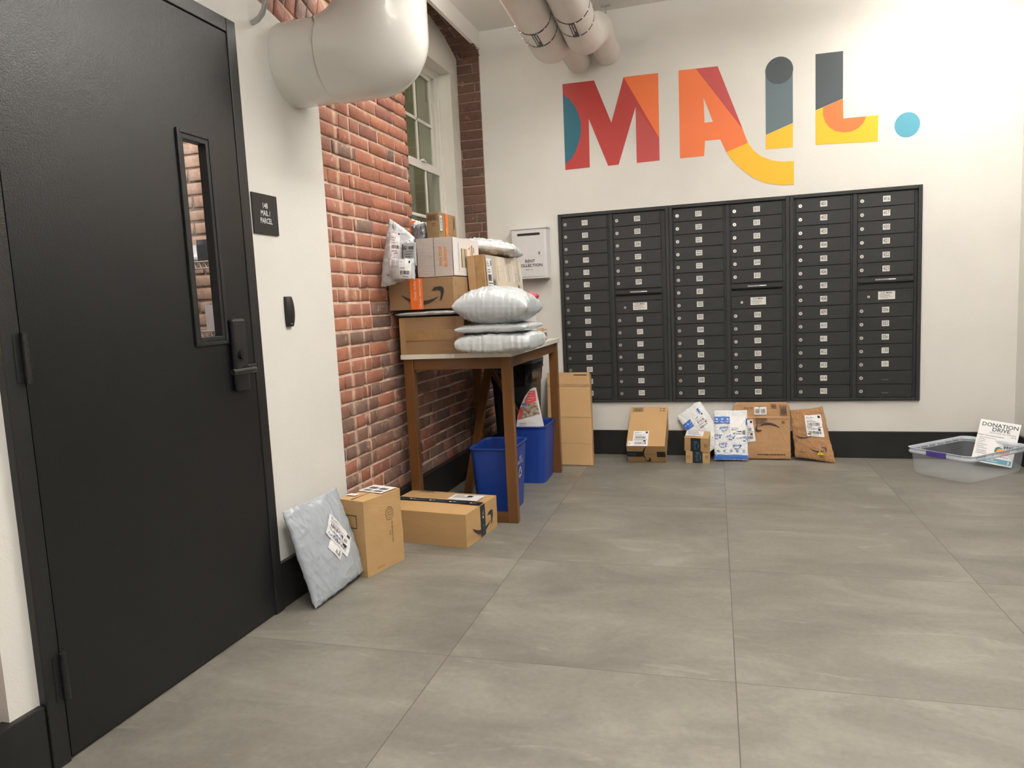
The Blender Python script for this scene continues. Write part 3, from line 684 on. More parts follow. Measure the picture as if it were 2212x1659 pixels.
# white duct with elbow
r = thing('air_duct', 'large glossy white duct leaving the wall above the door and turning up', 'duct', (-1.11, -2.55, 2.143)); I_ = Matrix.Translation((1.11, 2.55, -2.143))
cy, cz, R_, cx = -2.549, 2.150, .168, -.684
b = MB(); b.cyl((-1.112, cy, cz), (-.905, cy, cz), R_ - .005, DUCTW, 64); b.cyl((-.912, cy, cz), (-.9075, cy, cz), R_ - .002, DARKLINE, 64, cap=False); b.build('duct_run', r, inv=I_)
b = MB(); rs = [[(-.91, cy + R_ * math.cos(a), cz + R_ * math.sin(a)) for a in [2 * PI * k / 64 for k in range(64)]]]
ri, ro = .115, .205; N_ = 18
for i in range(N_ + 1):
    a = PI / 2 * i / N_
    pi_ = Vector((cx - R_ - ri + ri * math.sin(a), 0, cz + R_ + ri - ri * math.cos(a))); po = Vector((cx + R_ - ro + ro * math.sin(a), 0, cz - R_ + ro - ro * math.cos(a)))
    c = (pi_ + po) / 2; h = (po - pi_) / 2
    rs.append([(c.x - h.x * math.sin(k), cy + R_ * math.cos(k), c.z - h.z * math.sin(k)) for k in [2 * PI * q / 64 for q in range(64)]])
rs.append([(cx - R_ * math.sin(k) * -1 * -1, cy + R_ * math.cos(k), ZC) for k in [2 * PI * q / 64 for q in range(64)]])
rs[-1] = [(p[0], p[1], ZC) for p in rs[-2]]
b.rings(rs, DUCTW); b.build('duct_elbow', r, inv=I_)

# ceiling pipes with flow bands
def smoothpath(pts, k=4):
    pts = [Vector(p) for p in pts]
    for _ in range(k):
        q = [pts[0]]
        for i in range(len(pts) - 1): q += [pts[i] * .75 + pts[i + 1] * .25, pts[i] * .25 + pts[i + 1] * .75]
        pts = q + [pts[-1]]
    return pts
PIPES = [('left', (-.455, 2.775), .108, (-.408, 2.835), .090, 'left one of two white ceiling pipes with green flow bands'),
         ('right', (-.235, 2.800), .108, (-.203, 2.862), .090, 'right one of two white ceiling pipes with green flow bands')]
BANDG = pm('dark_green_band', (.045, .065, .060), .5)
for nm, (x, z), R_, (wx, wz), r2, lab in PIPES:
    t = thing('ceiling_pipe', lab, 'pipe', (x, -.8, z)); I_ = Matrix.Translation((-x, .8, -z)); sl = .055
    P0 = lambda y: Vector((x - .015 - sl * (y + .76), y, z - .025 - .002 * (y + .76)))
    b = MB(); b.tube([P0(-6.9), P0(-.70)], R_, PIPEW, 40); b.build('pipe_run', t, inv=I_)
    A, B_ = P0(-.62), Vector((wx, -.26, wz + .004))
    b = MB(); path = smoothpath([P0(-.72), P0(-.60), P0(-.55) + Vector((.03, 0, .03)), B_ + Vector((.0, -.14, .035)), B_ + Vector((0, -.02, .01)), Vector((wx, 0, wz))], 3)
    b.tube(path, lambda k: R_ * (1 - .17 * min(1, max(0, k - .35) * 2.2)), PIPEW, 36); b.build('pipe_offset', t, inv=I_)
    for yb in (-1.13, -.93):
        b = MB(); c = P0(yb); b.cyl(P0(yb - .008), P0(yb + .008), R_ + .0012, BANDG, 44, cap=False)
        for k in range(14):
            a = 2 * PI * k / 14; q = P0(yb) + Vector(((R_ + .002) * math.cos(a), 0, (R_ + .002) * math.sin(a))); b.box(q.x - .004, q.x + .004, q.y - .004, q.y + .004, q.z - .004, q.z + .004, PLATE)
        b.build('flow_band', t, inv=I_)
    a0 = -1.50 if nm == 'left' else -1.55
    def fn(u, v, n, a0=a0, R_=R_):
        c = P0(-1.03 + u); a = a0 + v / R_; return c + Vector(((R_ + .0015 + n) * math.cos(a), 0, (R_ + .0015 + n) * math.sin(a)))
    b = MB(fn=fn); b.rect(-.095, .095, -.017, .017, BANDG, 0, 2, 4); lines(b, -.088, .007, .17, 2, .014, 4, PLATE, .001, .5); b.build('flow_label', t, inv=I_)
b = MB(); b.tube([(-.192, -.09, ZC), (-.192, -.09, 2.955)], .004, GALV, 8); b.box(-.225, -.16, -.105, -.075, ZC - .006, ZC, GALV); tag(b.build('hanger_rod'), 'thin metal hanger rod between ceiling and right pipe', 'rod')

# rent box
r = thing('rent_drop_box', 'white lockable rent collection box on the wall left of the mailboxes', 'drop box', (-.80, 0, 1.5)); I_ = Matrix.Translation((.80, 0, -1.5))
BW = pm('white_powder_coat', (.70, .69, .70), .4, bump=.1, bs=300)
b = MB(); b.box(-.935, -.672, -.098, 0, 1.322, 1.680, BW); b.build('box_body', r, inv=I_, bevel=.003)
b = MB(); b.box(-.943, -.664, -.106, 0, 1.680, 1.693, BW); b.build('box_lid', r, inv=I_, bevel=.003)
b = MB(); b.box(-.915, -.693, -.103, -.097, 1.337, 1.668, BW); d_ = b.build('box_door', r, inv=I_, bevel=.001)
b = MB(frame((-.804, -.1035, 1.5), (1, 0, 0), (0, 0, 1))); sl = arcpts(.078, .142, .009, -PI / 2, PI / 2, 8) + arcpts(-.078, .142, .009, PI / 2, 1.5 * PI, 8); poly(b, [sl], DARKLINE, .0005); b.build('letter_slot', r, inv=I_)
b = MB(); b.cyl((-.727, -.103, 1.508), (-.727, -.112, 1.508), .009, CHROME, 20); b.cyl((-.727, -.112, 1.508), (-.727, -.1125, 1.508), .004, DARKLINE, 12); b.build('cam_lock', r, inv=I_)
b = MB(frame((-.804, -.1035, 1.5), (1, 0, 0), (0, 0, 1)))
text(b, 'RENT', .004, -.052, .031, INK, .001, bold=.012); text(b, 'COLLECTION', .004, -.083, .031, INK, .001, bold=.012, sx=.98); text(b, 'Thank You', -.006, -.112, .013, INK, .001); b.build('box_lettering', r, inv=I_)

# ------------------------------------------------------------------ MAIL lettering painted on the back wall
r = thing('painted_mural', 'colourful MAIL lettering painted on the back wall above the mailboxes', 'mural', (.6, 0, 2.3)); I_ = Matrix.Translation((-.6, 0, -2.3))
FW = frame((0, -.0004, 0), (1, 0, 0), (0, 0, 1))
def paint(name, items):
    m = MB(FW)
    for k, (mt, loops) in enumerate(items): poly(m, loops, mt, .0006 + .0005 * k, .0005)
    m.build(name, r, inv=I_)
Mo = [(-.531, 2.688), (-.303, 2.683), (-.19, 2.382), (-.095, 2.678), (.142, 2.674), (.138, 2.089), (-.02, 2.088), (-.018, 2.468), (-.147, 2.089), (-.222, 2.088), (-.350, 2.427), (-.354, 2.09), (-.533, 2.089)]
Mt = [(-.531, 2.615), (-.487, 2.581), (-.45, 2.532), (-.421, 2.466), (-.408, 2.404), (-.41, 2.337), (-.428, 2.272), (-.456, 2.207), (-.49, 2.161), (-.533, 2.132)]
paint('letter_m', [(RED, [Mo]), (PINK, [[(-.018, 2.468), (.138, 2.238), (.138, 2.089), (-.02, 2.088)]]), (TEAL, [Mt]), (ORANGE, [[(-.095, 2.678), (.142, 2.674), (.140, 2.238)]])])
Ao = [(.279, 2.673), (.536, 2.665), (.692, 2.237), (.724, 2.145), (.584, 2.099), (.546, 2.187), (.446, 2.189), (.438, 2.088), (.277, 2.089)]; Ah = [(.441, 2.473), (.445, 2.309), (.5, 2.308)]
Ay = [(.724, 2.145), (.76, 2.092), (.81, 2.047), (.876, 2.015), (.942, 2.001), (1.012, 1.997), (1.012, 1.845), (.931, 1.849), (.837, 1.869), (.758, 1.91), (.686, 1.97), (.624, 2.037), (.584, 2.099)]
paint('letter_a', [(ORANGE, [Ao, Ah]), (PINK, [[(.393, 2.669), (.536, 2.665), (.692, 2.237)]]), (YEL, [Ay])])
paint('letter_i', [(SLATE2, [[(.838, 2.585), (1.007, 2.585), (1.007, 2.243), (.838, 2.185)]]), (YEL, [[(1.007, 2.241), (1.006, 2.088), (.837, 2.09), (.838, 2.183)]]), (SLATE, [arcpts(.9235, 2.586, .0865, 0, 2 * PI, 40)[:-1]])])
paint('letter_l', [(SLATE, [[(1.145, 2.657), (1.309, 2.654), (1.309, 2.36), (1.145, 2.306)]]), (YEL, [[(1.145, 2.304), (1.308, 2.358), (1.312, 2.235), (1.517, 2.232), (1.515, 2.070), (1.146, 2.087)]]),
      (ORANGE, [[(1.191, 2.319), (1.189, 2.275), (1.203, 2.224), (1.228, 2.188), (1.265, 2.160), (1.312, 2.147), (1.359, 2.147), (1.4, 2.163), (1.431, 2.194), (1.446, 2.232), (1.312, 2.235), (1.309, 2.358)]])])
paint('full_stop', [(SKYB, [arcpts(1.683, 2.153, .073, 0, 2 * PI, 40, .077)[:-1]])])

# ------------------------------------------------------------------ mailboxes
U0, UW, MZ0, MZ1, PIT, ZR1 = -.6006, .79167, .3908, 1.7751, .0889, 1.7033
COLS = [['111', '112', '113', '114', '115', '116', '117', '120', '121', '122', '123', '200', '201', '202', '203'],
        ['204', '205', '206', '207', '208', '209', 'S', 'U', '210', '211', '212', '213', '214', '215', '216'],
        ['217', '220', '221', '222', '223'] + ['30%d' % i for i in range(10)],
        ['310', '311', '312', '313', '314', '315', 'S', 'U', '316', '317', '320', '321', '322', '323', '400'],
        ['4%02d' % i for i in range(1, 16)],
        ['416', '417', '420', '421', '422', '423', 'S', 'U', '036', '052', '056', '130', '131', '', '']]
CX = [-.4038, -.0276, .3937, .7746, 1.1936, 1.5678]
ULAB = ['left bank of black mailboxes, doors numbered 111 to 216', 'middle bank of black mailboxes, doors numbered 217 to 400', 'right bank of black mailboxes, doors 401 to 423 and 036 to 131']
doorproto = lockproto = None
for un_ in range(3):
    xu = U0 + un_ * UW; r = thing('mailbox_bank', ULAB[un_], 'mailboxes', (xu + UW / 2, 0, MZ0), 'banks of mailboxes in the back wall'); I_ = Matrix.Translation((-(xu + UW / 2), 0, -MZ0))
    b = MB(); a0, a1 = xu + .0005, xu + UW - .0005
    for (p, q, z0, z1) in ((a0, a0 + .024, MZ0, MZ1), (a1 - .024, a1, MZ0, MZ1), (a0 + .024, a1 - .024, MZ0, MZ0 + .020), (a0 + .024, a1 - .024, MZ1 - .024, MZ1)): b.box(p, q, -.020, 0, z0, z1, BOXBLK)
    b.build('mailbox_trim', r, inv=I_, bevel=.003)
    b = MB(); b.box(a0 + .02, a1 - .02, -.003, 0, MZ0 + .015, MZ1 - .02, BOXBLK)
    for c in (CX[2 * un_], CX[2 * un_ + 1]):
        b.box(c + .163, c + .168, -.0115, -.003, MZ0 + .02, MZ1 - .024, BOXBLK)
        b.box(c - .175, c - .171, -.010, -.003, MZ0 + .02, MZ1 - .024, BOXBLK)
    m_ = (CX[2 * un_] + CX[2 * un_ + 1]) / 2; b.box(m_ - .010, m_ + .012, -.013, -.003, MZ0 + .02, MZ1 - .024, BOXBLK)
    b.build('mailbox_frame', r, inv=I_, bevel=.001)
    for ci in (2 * un_, 2 * un_ + 1):
        cx = CX[ci]
        for ri_, num in enumerate(COLS[ci]):
            z = ZR1 - ri_ * PIT - .0015
            loc = Vector((cx, 0, z)) - Vector((xu + UW / 2, 0, MZ0))
            if num == 'S':      # outgoing mail slot: hood, label strip, recess
                b = MB(); b.box(-.168, .160, -.014, -.003, .010, .030, BOXBLK); b.add([(-.168, -.014, .012), (.160, -.014, .012), (.160, -.026, .003), (-.168, -.026, .003)], [(0, 1, 2, 3), (3, 2, 1, 0)], BOXBLK)
                b.box(-.168, .160, -.008, -.003, -.042, -.004, BOXBLK); o = b.build('outgoing_mail_slot', r, bevel=.0008); o.location = loc
                b = MB(frame((0, -.0145, .021), (1, 0, 0), (0, 0, 1))); b.rect(-.062, .058, -.004, .004, PLATE, .0004); lines(b, -.06, 0, .116, 1, .010, 7, INK, .0009, .4); b.build('slot_label', o); continue
            if doorproto is None:
                b = MB(); b.box(-.168, .160, -.012, -.003, -.0425, .0425, BOXBLK); b.box(-.168, .160, -.0135, -.0115, -.0425, -.0395, BOXBLK); b.box(.146, .150, -.0132, -.0118, -.040, .041, BOXBLK)
                o = b.build('mailbox_door', r, bevel=.001); doorproto = o
            else: o = doorproto.copy(); sc.collection.objects.link(o); o.parent = r
            o.location = loc
            if num == 'U':
                b = MB()
                for px_, pz in ((-.135, .016), (-.135, -.018), (-.068, .016), (-.068, -.018), (.142, .02), (.142, -.014)): b.cyl((px_, -.012, pz), (px_, -.0145, pz), .0035, BOXBLK, 10)
                b.build('rivets', o); b = MB(); b.cyl((-.102, -.012, 0), (-.102, -.0155, 0), .0085, CHROME, 16); b.cyl((-.102, -.0155, 0), (-.102, -.016, 0), .004, pm('brass_key', (.5, .36, .12), .3, 1), 10); b.build('lock', o)
                b = MB(frame((.005, -.0122, .006), (1, 0, 0), (0, 0, 1))); b.rect(-.050, .050, -.026, .026, PLATE, .0006)
                text(b, 'U.S. MAIL', 0, .016, .0145, INK, .0012, bold=.02, sx=1.15)
                for k in range(4): lines(b, -.043 + .002 * k, .004 - k * .0068, .088, 1, .0065, 40 + k, INK, .0012, .3)
                b.build('mail_plate', o); continue
            if lockproto is None:
                b = MB(); b.cyl((-.144, -.012, -.003), (-.144, -.0165, -.003), .0118, CHROME, 20, r2=.0112); b.cyl((-.144, -.0165, -.003), (-.144, -.0168, -.003), .0066, pm('lock_face', (.55, .52, .48), .4, 1), 16); b.box(-.1452, -.1428, -.0173, -.0166, -.008, .002, DARKLINE)
                l_ = b.build('lock', o); lockproto = l_
            else: l_ = lockproto.copy(); sc.collection.objects.link(l_); l_.parent = o
            b = MB(frame((0, -.0122, .0015), (1, 0, 0), (0, 0, 1)))
            if num: b.rect(-.0215, .0215, -.0185, .0185, PLATE, .0008); text(b, num, 0, 0, .034, INK, .0014, sx=.72, space=.92); b.build('number_plate', o)
            else: b.rect(-.022, .022, -.0165, -.0155, PLATE, .0008); b.build('number_slot', o)

# ------------------------------------------------------------------ table
TY = .021; MT = Tz(-.792, -1.166, 0, TY); r = thing('console_table', 'walnut framed counter height table with a white top against the brick wall', 'table', MT)
w, d, h = .612, 1.19, .903
b = MB(); b.box(-w / 2, w / 2, -d / 2, d / 2, h - .026, h, TABLETOP); b.build('tabletop', r, bevel=.0015)
for sx in (-1, 1):
    for sy in (-1, 1):
        b = MB(); x, y = sx * (w / 2 - .036), sy * (d / 2 - .036); b.box(x - .027, x + .027, y - .022, y + .022, 0, h - .026, WOOD); b.build('leg', r, bevel=.003)
for sy in (-1, 1):
    y = sy * (d / 2 - .036)
    b = MB(); b.box(-w / 2 + .063, w / 2 - .063, y - .012, y + .012, h - .026 - .060, h - .026, WOODX); b.build('apron_end', r, bevel=.002)
    b = MB(); b.box(-w / 2 + .063, w / 2 - .063, y - .020, y + .020, .0, .050, WOODX); b.build('bottom_rail', r, bevel=.002)
for sx in (-1, 1):
    x = sx * (w / 2 - .036); b = MB(); b.box(x - .012, x + .012, -d / 2 + .058, d / 2 - .058, h - .086, h - .026, WOODY); b.build('apron_side', r, bevel=.002)
b = MB(); b.bar((-w / 2 + .150, d / 2 - .04, h - .06), (-w / 2 + .135, -.03, .0), .028, .05, WOOD, (1, 0, 0)); b.build('brace', r, bevel=.002)
b = MB(); b.bar((-w / 2 + .075, d / 2 - .045, h - .07), (w / 2 - .10, d / 2 - .04, .05), .028, .045, WOOD, (0, 1, 0)); b.build('brace', r, bevel=.002)

# ------------------------------------------------------------------ bins under the table
def rrect(w, d, r, z, k=6):
    p = []
    for cx, cy, a in ((w / 2 - r, d / 2 - r, 0), (-w / 2 + r, d / 2 - r, PI / 2), (-w / 2 + r, -d / 2 + r, PI), (w / 2 - r, -d / 2 + r, 1.5 * PI)):
        p += [(cx + r * math.cos(a + PI / 2 * i / k), cy + r * math.sin(a + PI / 2 * i / k), z) for i in range(k + 1)]
    return p
def recycle(m, s, mt, n=.001):
    for k in range(3):
        a = k * 2 * PI / 3; c, q = math.cos(a), math.sin(a); f = lambda p: (s * (p[0] * c - p[1] * q), s * (p[0] * q + p[1] * c))
        poly(m, [[f(p) for p in ((-.28, .62), (.18, .62), (.40, .24), (.56, .33), (.50, -.06), (.14, .08), (.28, .16), (.08, .46), (-.14, .46), (-.24, .30), (-.38, .38))]], mt, n)
def bluebin(M, label, logo=False):
    r = thing('recycling_bin', label, 'bin', M, 'blue recycling bins under the table'); b = MB(); W, D, H = .262, .352, .372
    rs = [rrect(W * .78, D * .80, .045, 0)] + [rrect(W * (.78 + .16 * k / 6), D * (.80 + .15 * k / 6), .045, H * k / 6 * .97) for k in range(1, 7)]
    rs += [rrect(W * .94, D * .95, .045, H * .972), rrect(W * 1.0, D * 1.0, .05, H * .975), rrect(W, D, .05, H * .995), rrect(W * .985, D * .99, .048, H), rrect(W * .92, D * .94, .042, H), rrect(W * .91, D * .93, .042, H * .96)]
    rs += [rrect(W * (.91 - .15 * k / 4), D * (.93 - .14 * k / 4), .04, H * .96 - (H * .96 - .006) * k / 4) for k in range(1, 5)]
    b.rings(rs, BINBLUE); b.build('bin_body', r)
    if logo:
        F = frame((W * .435, 0, H * .55), (0, 1, 0), (.08 * W / H, 0, 1))
        def dr(m): recycle(m, .052, PLATE); text(m, 'WE', 0, .083, .030, PLATE, .001, bold=.015); text(m, 'RECYCLE', 0, .060, .025, PLATE, .001, bold=.015)
        decal(r, 'recycling_print', F, dr, .004)
    return r
bluebin(Tz(-.665, -1.455, 0, .02), 'front blue recycling bin with white recycling print, empty, beside the table leg', True)
bluebin(Tz(-.655, -.775, 0, .03), 'rear blue recycling bin with a newspaper sticking out')
# newspaper stuck in the rear bin
r = thing('newspaper', 'folded newspaper page with red adverts standing in the rear blue bin', 'newspaper', Tz(-.675, -.84, 0)); inv = Matrix.Translation((.675, .84, 0))
def news(u, v, n):
    x = -.675 + u; y = -.85 + .10 * (v / .5) + .02 * math.sin(u * 18) - n + .03 * max(0, v - .30)
    return (x, y, .15 + v)
b = MB(fn=news); o1 = [(-.055, 0), (-.070, .20), (-.062, .27), (-.045, .33), (-.020, .39), (.012, .435), (.034, .446), (.050, .443), (.060, .39), (.085, .28), (.105, .20), (.105, 0)]
K = 8
poly(b, [o1], NEWSP, 0); vs = [news(p[0], p[1], -.004) for p in o1]
b2 = MB(); b2.add([tuple(p) for p in b.v], b.f, NEWSP); b2.add(vs, [tuple(range(len(o1)))], NEWSP); b2.build('newspaper_page', r, inv=inv)
b = MB(fn=news); poly(b, [[(-.020, .365), (.010, .425), (.046, .428), (.054, .36), (.03, .345), (-.012, .335)]], REDP, .002); poly(b, [[(-.060, .245), (-.048, .32), (-.03, .33), (-.032, .25)]], REDP, .002)
poly(b, [[(-.036, .262), (-.025, .335), (.055, .355), (.078, .275), (-.032, .25)]], PHOTO, .0025); poly(b, [[(-.04, .335), (-.03, .352), (-.008, .35), (-.012, .335)]], BLUE, .003)
for k in range(4): lines(b, -.002, .415 - k * .017, .04, 1, .008, 300 + k, NEWSP, .0035, .35)
for k in range(7): lines(b, -.05, .222 - k * .012, .058, 1, .009, 310 + k, SLATE, .003, .32); lines(b, .02, .232 - k * .012, .062, 1, .009, 330 + k, SLATE, .003, .32)
b.build('newspaper_print', r, inv=inv)
# black waste bin behind, with liner
r = thing('waste_bin', 'tall black waste bin with crinkled black liner under the table end', 'bin', (-.858, -.385, 0)); W, D, H = .300, .35, .735
b = MB(); b.rings([rrect(W * (.80 + .17 * k / 5), D * (.8 + .17 * k / 5), .04, H * k / 5) for k in range(6)], CANBLK); b.build('can_body', r)
b = MB(); b.rings([rrect(W * 1.03, D * 1.03, .045, H - .005), rrect(W * 1.07, D * 1.07, .045, H), rrect(W * 1.07, D * 1.07, .045, H + .022), rrect(W * .98, D * .98, .045, H + .026), rrect(W * .90, D * .92, .05, H + .09), rrect(W * .75, D * .80, .06, H + .13)], CANBLK); b.build('can_lid', r, bevel=.002)
b = MB(); rs = []
for j in range(9):
    z = H - .003 - j * .017; base_ = rrect(W * (1.01 - .008 * j), D * (1.01 - .008 * j), .04, z, 24); rr = []
    for i, p in enumerate(base_):
        f = 1.012 + (.030 + .012 * math.sin(j * .7)) * noise.noise(Vector((i * .45, j * .25, 5))) * 2.2 + .01 + .012 * math.sin(i * 1.25 + 2 * noise.noise(Vector((i * .1, j * .3, 1)))) * (1 - j / 14)
        dz = -.03 * (j / 8) * noise.noise(Vector((i * .09, 0, 7))) * 2 if j > 2 else 0
        rr.append((p[0] * f, p[1] * f, p[2] + dz))
    rs.append(rr)
b.rings(rs, BAGBLK, cap=False); b.build('bin_liner', r)
# tall flat carton leaning on the back wall
BL, BR, TR, TL = (-.655, -.385, .004), (-.353, -.405, .004), (-.433, -.075, .618), (-.752, -.060, .598)
u = Vector(BR) - Vector(BL); v = (Vector(TL) - Vector(BL)); M = frame(BL, u, v); wd, ht, th = .325, .70, .055
r = thing('flat_carton', 'tall flat brown cardboard box leaning against the wall under the mailboxes', 'box', M)
b = MB(); hx = lambda y: -.088 * y / ht
b.rings([[(hx(y), y, -th), (wd + hx(y), y, -th), (wd + hx(y), y, 0), (hx(y), y, 0)] for y in (0, ht * .22, ht * .5, ht * .84, ht)], CARD2, smooth=False)
b.build('carton_body', r, bevel=.003)
b = MB(Matrix.Translation((0, 0, .002))); [b.add([(hx(y) + .002, y, .0005), (wd + hx(y) - .002, y, .0005), (wd + hx(y) - .002, y + e_, .0005), (hx(y) + .002, y + e_, .0005)], [(0, 1, 2, 3)], CARD3) for y, e_ in ((ht * .84, .006), (ht * .86, .003), (ht * .5, .002), (ht * .22, .0025))]; b.add([(.035, 0, .0008), (.0365, 0, .0008), (.0365 + hx(ht * .84), ht * .84, .0008), (.035 + hx(ht * .84), ht * .84, .0008)], [(0, 1, 2, 3)], CARD3)
b.build('carton_creases', r)
b = MB(Matrix.Translation((0, 0, .002))); b.rect(.12, .22, ht * .965, ht * .975, DARKLINE, .001); b.build('hand_slot', r)

# ------------------------------------------------------------------ parcels on the floor by the door
BL, BR, TR, TL = (-.965, -2.915, .006), (-.950, -2.560, .020), (-1.060, -2.560, .380), (-1.070, -2.905, .385)
M, Q = quadframe(BL, BR, (-1.035, -2.565, .385), (-1.070, -2.925, .392))
Q = [(Q[0][0], Q[0][1]), (Q[1][0], Q[1][1]), (Q[2][0], Q[2][1]), (Q[3][0], Q[3][1])]
def post_gm(x, y, z): return (x, y + .022 * max(0, x * 3) * (1 if y > 0 else 0), z * 1.0)
P = Pillow(.40, .38, .070, 11, pin=.0, p=.42, quad=Q, wr=1.0, back=.25, edge=1.0, post=post_gm)
r = bag('poly_mailer', 'large grey poly mailer with shipping label leaning on the wall by the door', 'mailer', M, P, POLYG, nu=90, nv=70)
bagdecal(r, 'shipping_label', P.on(.055, .015, -.95, .003), lambda m: ship_label(m, .165, .10, 21, sub=8, hand='205'))
bagdecal(r, 'label_stub', P.on(.005, -.035, -.95, .0025), lambda m: (m.rect(-.055, .035, -.022, .022, LABEL, .0003, 4, 3), barcode(m, 0, 0, .05, .025, 4, n=.0009)))
r, F = carton('shipping_carton', 'upright cardboard box with a round stamp standing beside the grey mailer', 'box', Tz(-.954, -2.435, 0, -.25), .138, .245, .335, CARD, 'y', seed=3)
decal(r, 'shipping_label', F['top'] @ Matrix.Translation((-.005, .055, 0)), lambda m: (m.rect(-.068, .068, -.055, .055, LABEL, .0006), barcode(m, -.03, .01, .045, .03, 3), barcode(m, .03, .01, .045, .03, 5), barcode(m, .03, -.03, .045, .025, 7), barcode(m, -.03, -.03, .045, .025, 9)), .0055)
decal(r, 'small_sticker', F['top'] @ Matrix.Translation((-.045, -.06, 0)), lambda m: (m.rect(-.026, .026, -.015, .015, LABEL, .0006), lines(m, -.02, 0, .04, 1, .012, 4)), .0055)
def st(m):
    a = arcpts(0, .075, .026, 0, 2 * PI, 32, .030)[:-1]; c_ = arcpts(0, .075, .024, 0, 2 * PI, 32, .028)[:-1]; poly(m, [a, c_], INKB)
    a = arcpts(0, .075, .017, 0, 2 * PI, 28, .020)[:-1]; c_ = arcpts(0, .075, .0155, 0, 2 * PI, 28, .0185)[:-1]; poly(m, [a, c_], INKB)
    text(m, 'BOX', 0, .081, .010, INKB); text(m, 'CERT', 0, .069, .009, INKB)
    text(m, 'BOX MANUFACTURED', .012, -.012, .0095, INKB, rot=-PI / 2, bold=.01); text(m, 'TX78', -.004, -.012, .0095, INKB, rot=-PI / 2, bold=.01); lines(m, -.10, -.145, .08, 1, .006, 8, INKB)
decal(r, 'printed_stamp', F['right'] @ Matrix.Translation((.035, 0, 0)), st)
decal(r, 'printed_mark', F['front'], lambda m: (m.rect(-.03, .03, .10, .104, INKB, .0006), m.rect(-.03, .03, .045, .049, INKB, .0006), m.rect(.026, .03, .045, .104, INKB, .0006), m.rect(-.03, -.026, .045, .104, INKB, .0006)))
r, F = carton('tape_carton', 'long low cardboard box with black printed tape on the floor under the table', 'box', Tz(-.845, -1.945, 0, -.108), .495, .355, .163, CARD, None, seed=5)
decal(r, 'printed_tape', F['top'], lambda m: printed_tape(m, .495, .050), .0048)
decal(r, 'printed_tape', F['right'] @ Matrix.Rotation(PI / 2, 4, 'Z') @ Matrix.Translation((.0045, 0, 0)), lambda m: printed_tape(m, .155, .050), .0052)
decal(r, 'printed_smile', F['right'], lambda m: smile(m, 0, 0, .115))
decal(r, 'shipping_label', F['top'] @ Matrix.Translation((.12, .085, 0)), lambda m: (m.rect(-.085, .085, -.05, .05, LABEL, .0006), lines(m, -.07, .03, .09, 4, .013, 31), m.rect(.0, .03, .005, .035, INK, .001)), .0055)
decal(r, 'printed_mark', F['top'] @ Matrix.Translation((-.14, .15, 0)), lambda m: iconbox(m, 0, 0, .10, .025, 6), .0045)

# ------------------------------------------------------------------ parcels along the back wall
th_, t_, L_ = .60, .160, .395                                                    # box tipped back on its end edge
M = frame((.025, -.25, .0), (1, 0, 0), (0, math.cos(th_), math.sin(th_)))
r = thing('smile_carton', 'cardboard box with sideways smile print tipped back against the wall', 'box', M @ Matrix.Translation((0, 0, 0)))
b = MB(); w = .262; b.box(-w / 2, w / 2, 0, L_, 0, t_, CARD); b.box(-w / 2 + .002, w / 2 - .002, -.0006, .0005, t_ / 2 - .001, t_ / 2 + .001, DARKLINE); b.build('carton_body', r, bevel=.003)
FT = Matrix.Translation((0, L_ / 2, t_)); FB = Matrix(((1, 0, 0, 0), (0, 0, -1, 0), (0, 1, 0, t_ / 2), (0, 0, 0, 1)))
decal(r, 'shipping_label', FT @ Matrix.Translation((-.038, -.125, 0)), lambda m: ship_label(m, .105, .145, 51, sub=1), .0005)
decal(r, 'small_sticker', FT @ Matrix.Translation((-.105, -.178, 0)), lambda m: (m.rect(-.016, .016, -.022, .026, LABEL, .0012), lines(m, -.012, .01, .02, 3, .01, 4, n=.002)), .0005)
decal(r, 'printed_mark', FT, lambda m: (iconbox(m, -.078, .165, .075, .042, 3), uparrows(m, .098, .165, .036, -PI / 2)), .0008)
decal(r, 'printed_tape', FB @ Matrix.Translation((-.078, 0, 0)), lambda m: printed_tape(m, .106, .052), .0012)
decal(r, 'printed_tape', FB @ Matrix.Translation((.102, 0, 0)), lambda m: printed_tape(m, .058, .052, seed=3), .0012)
decal(r, 'printed_smile', FB, lambda m: smile(m, .010, .004, .072, rot=-PI / 2, flip=1, n=.0028), .0008)
r, F = carton('small_carton', 'small cardboard box on the floor by the back wall, lower of two', 'box', Tz(.368, -.195, 0, .0), .158, .115, .088, CARD, 'x', seed=8, group='two small boxes by the back wall')
decal(r, 'printed_tape', F['front'] @ Matrix.Rotation(PI / 2, 4, 'Z'), lambda m: printed_tape(m, .086, .066)); decal(r, 'printed_mark', F['front'], lambda m: (uparrows(m, .062, .0, .02), uparrows(m, -.062, .0, .02)))
r, F = carton('small_carton', 'small cardboard box with label on top, tilted, upper of two', 'box', Tz(.366, -.190, .094, -.08) @ Matrix.Rotation(.20, 4, 'X') @ Matrix.Rotation(.04, 4, 'Y'), .160, .130, .100, CARD, None, seed=9, group='two small boxes by the back wall')
decal(r, 'printed_tape', F['front'] @ Matrix.Translation((-.005, 0, 0)) @ Matrix.Rotation(PI / 2, 4, 'Z'), lambda m: printed_tape(m, .098, .066)); decal(r, 'printed_mark', F['front'], lambda m: uparrows(m, .062, .0, .02))
decal(r, 'shipping_label', F['top'] @ Matrix.Translation((-.02, 0, 0)), lambda m: (m.rect(-.055, .06, -.045, .045, LABEL, .0006), lines(m, -.045, .03, .09, 4, .016, 12), text(m, 'AMZ', 0, -.03, .014, BLUE, .002)), .005)
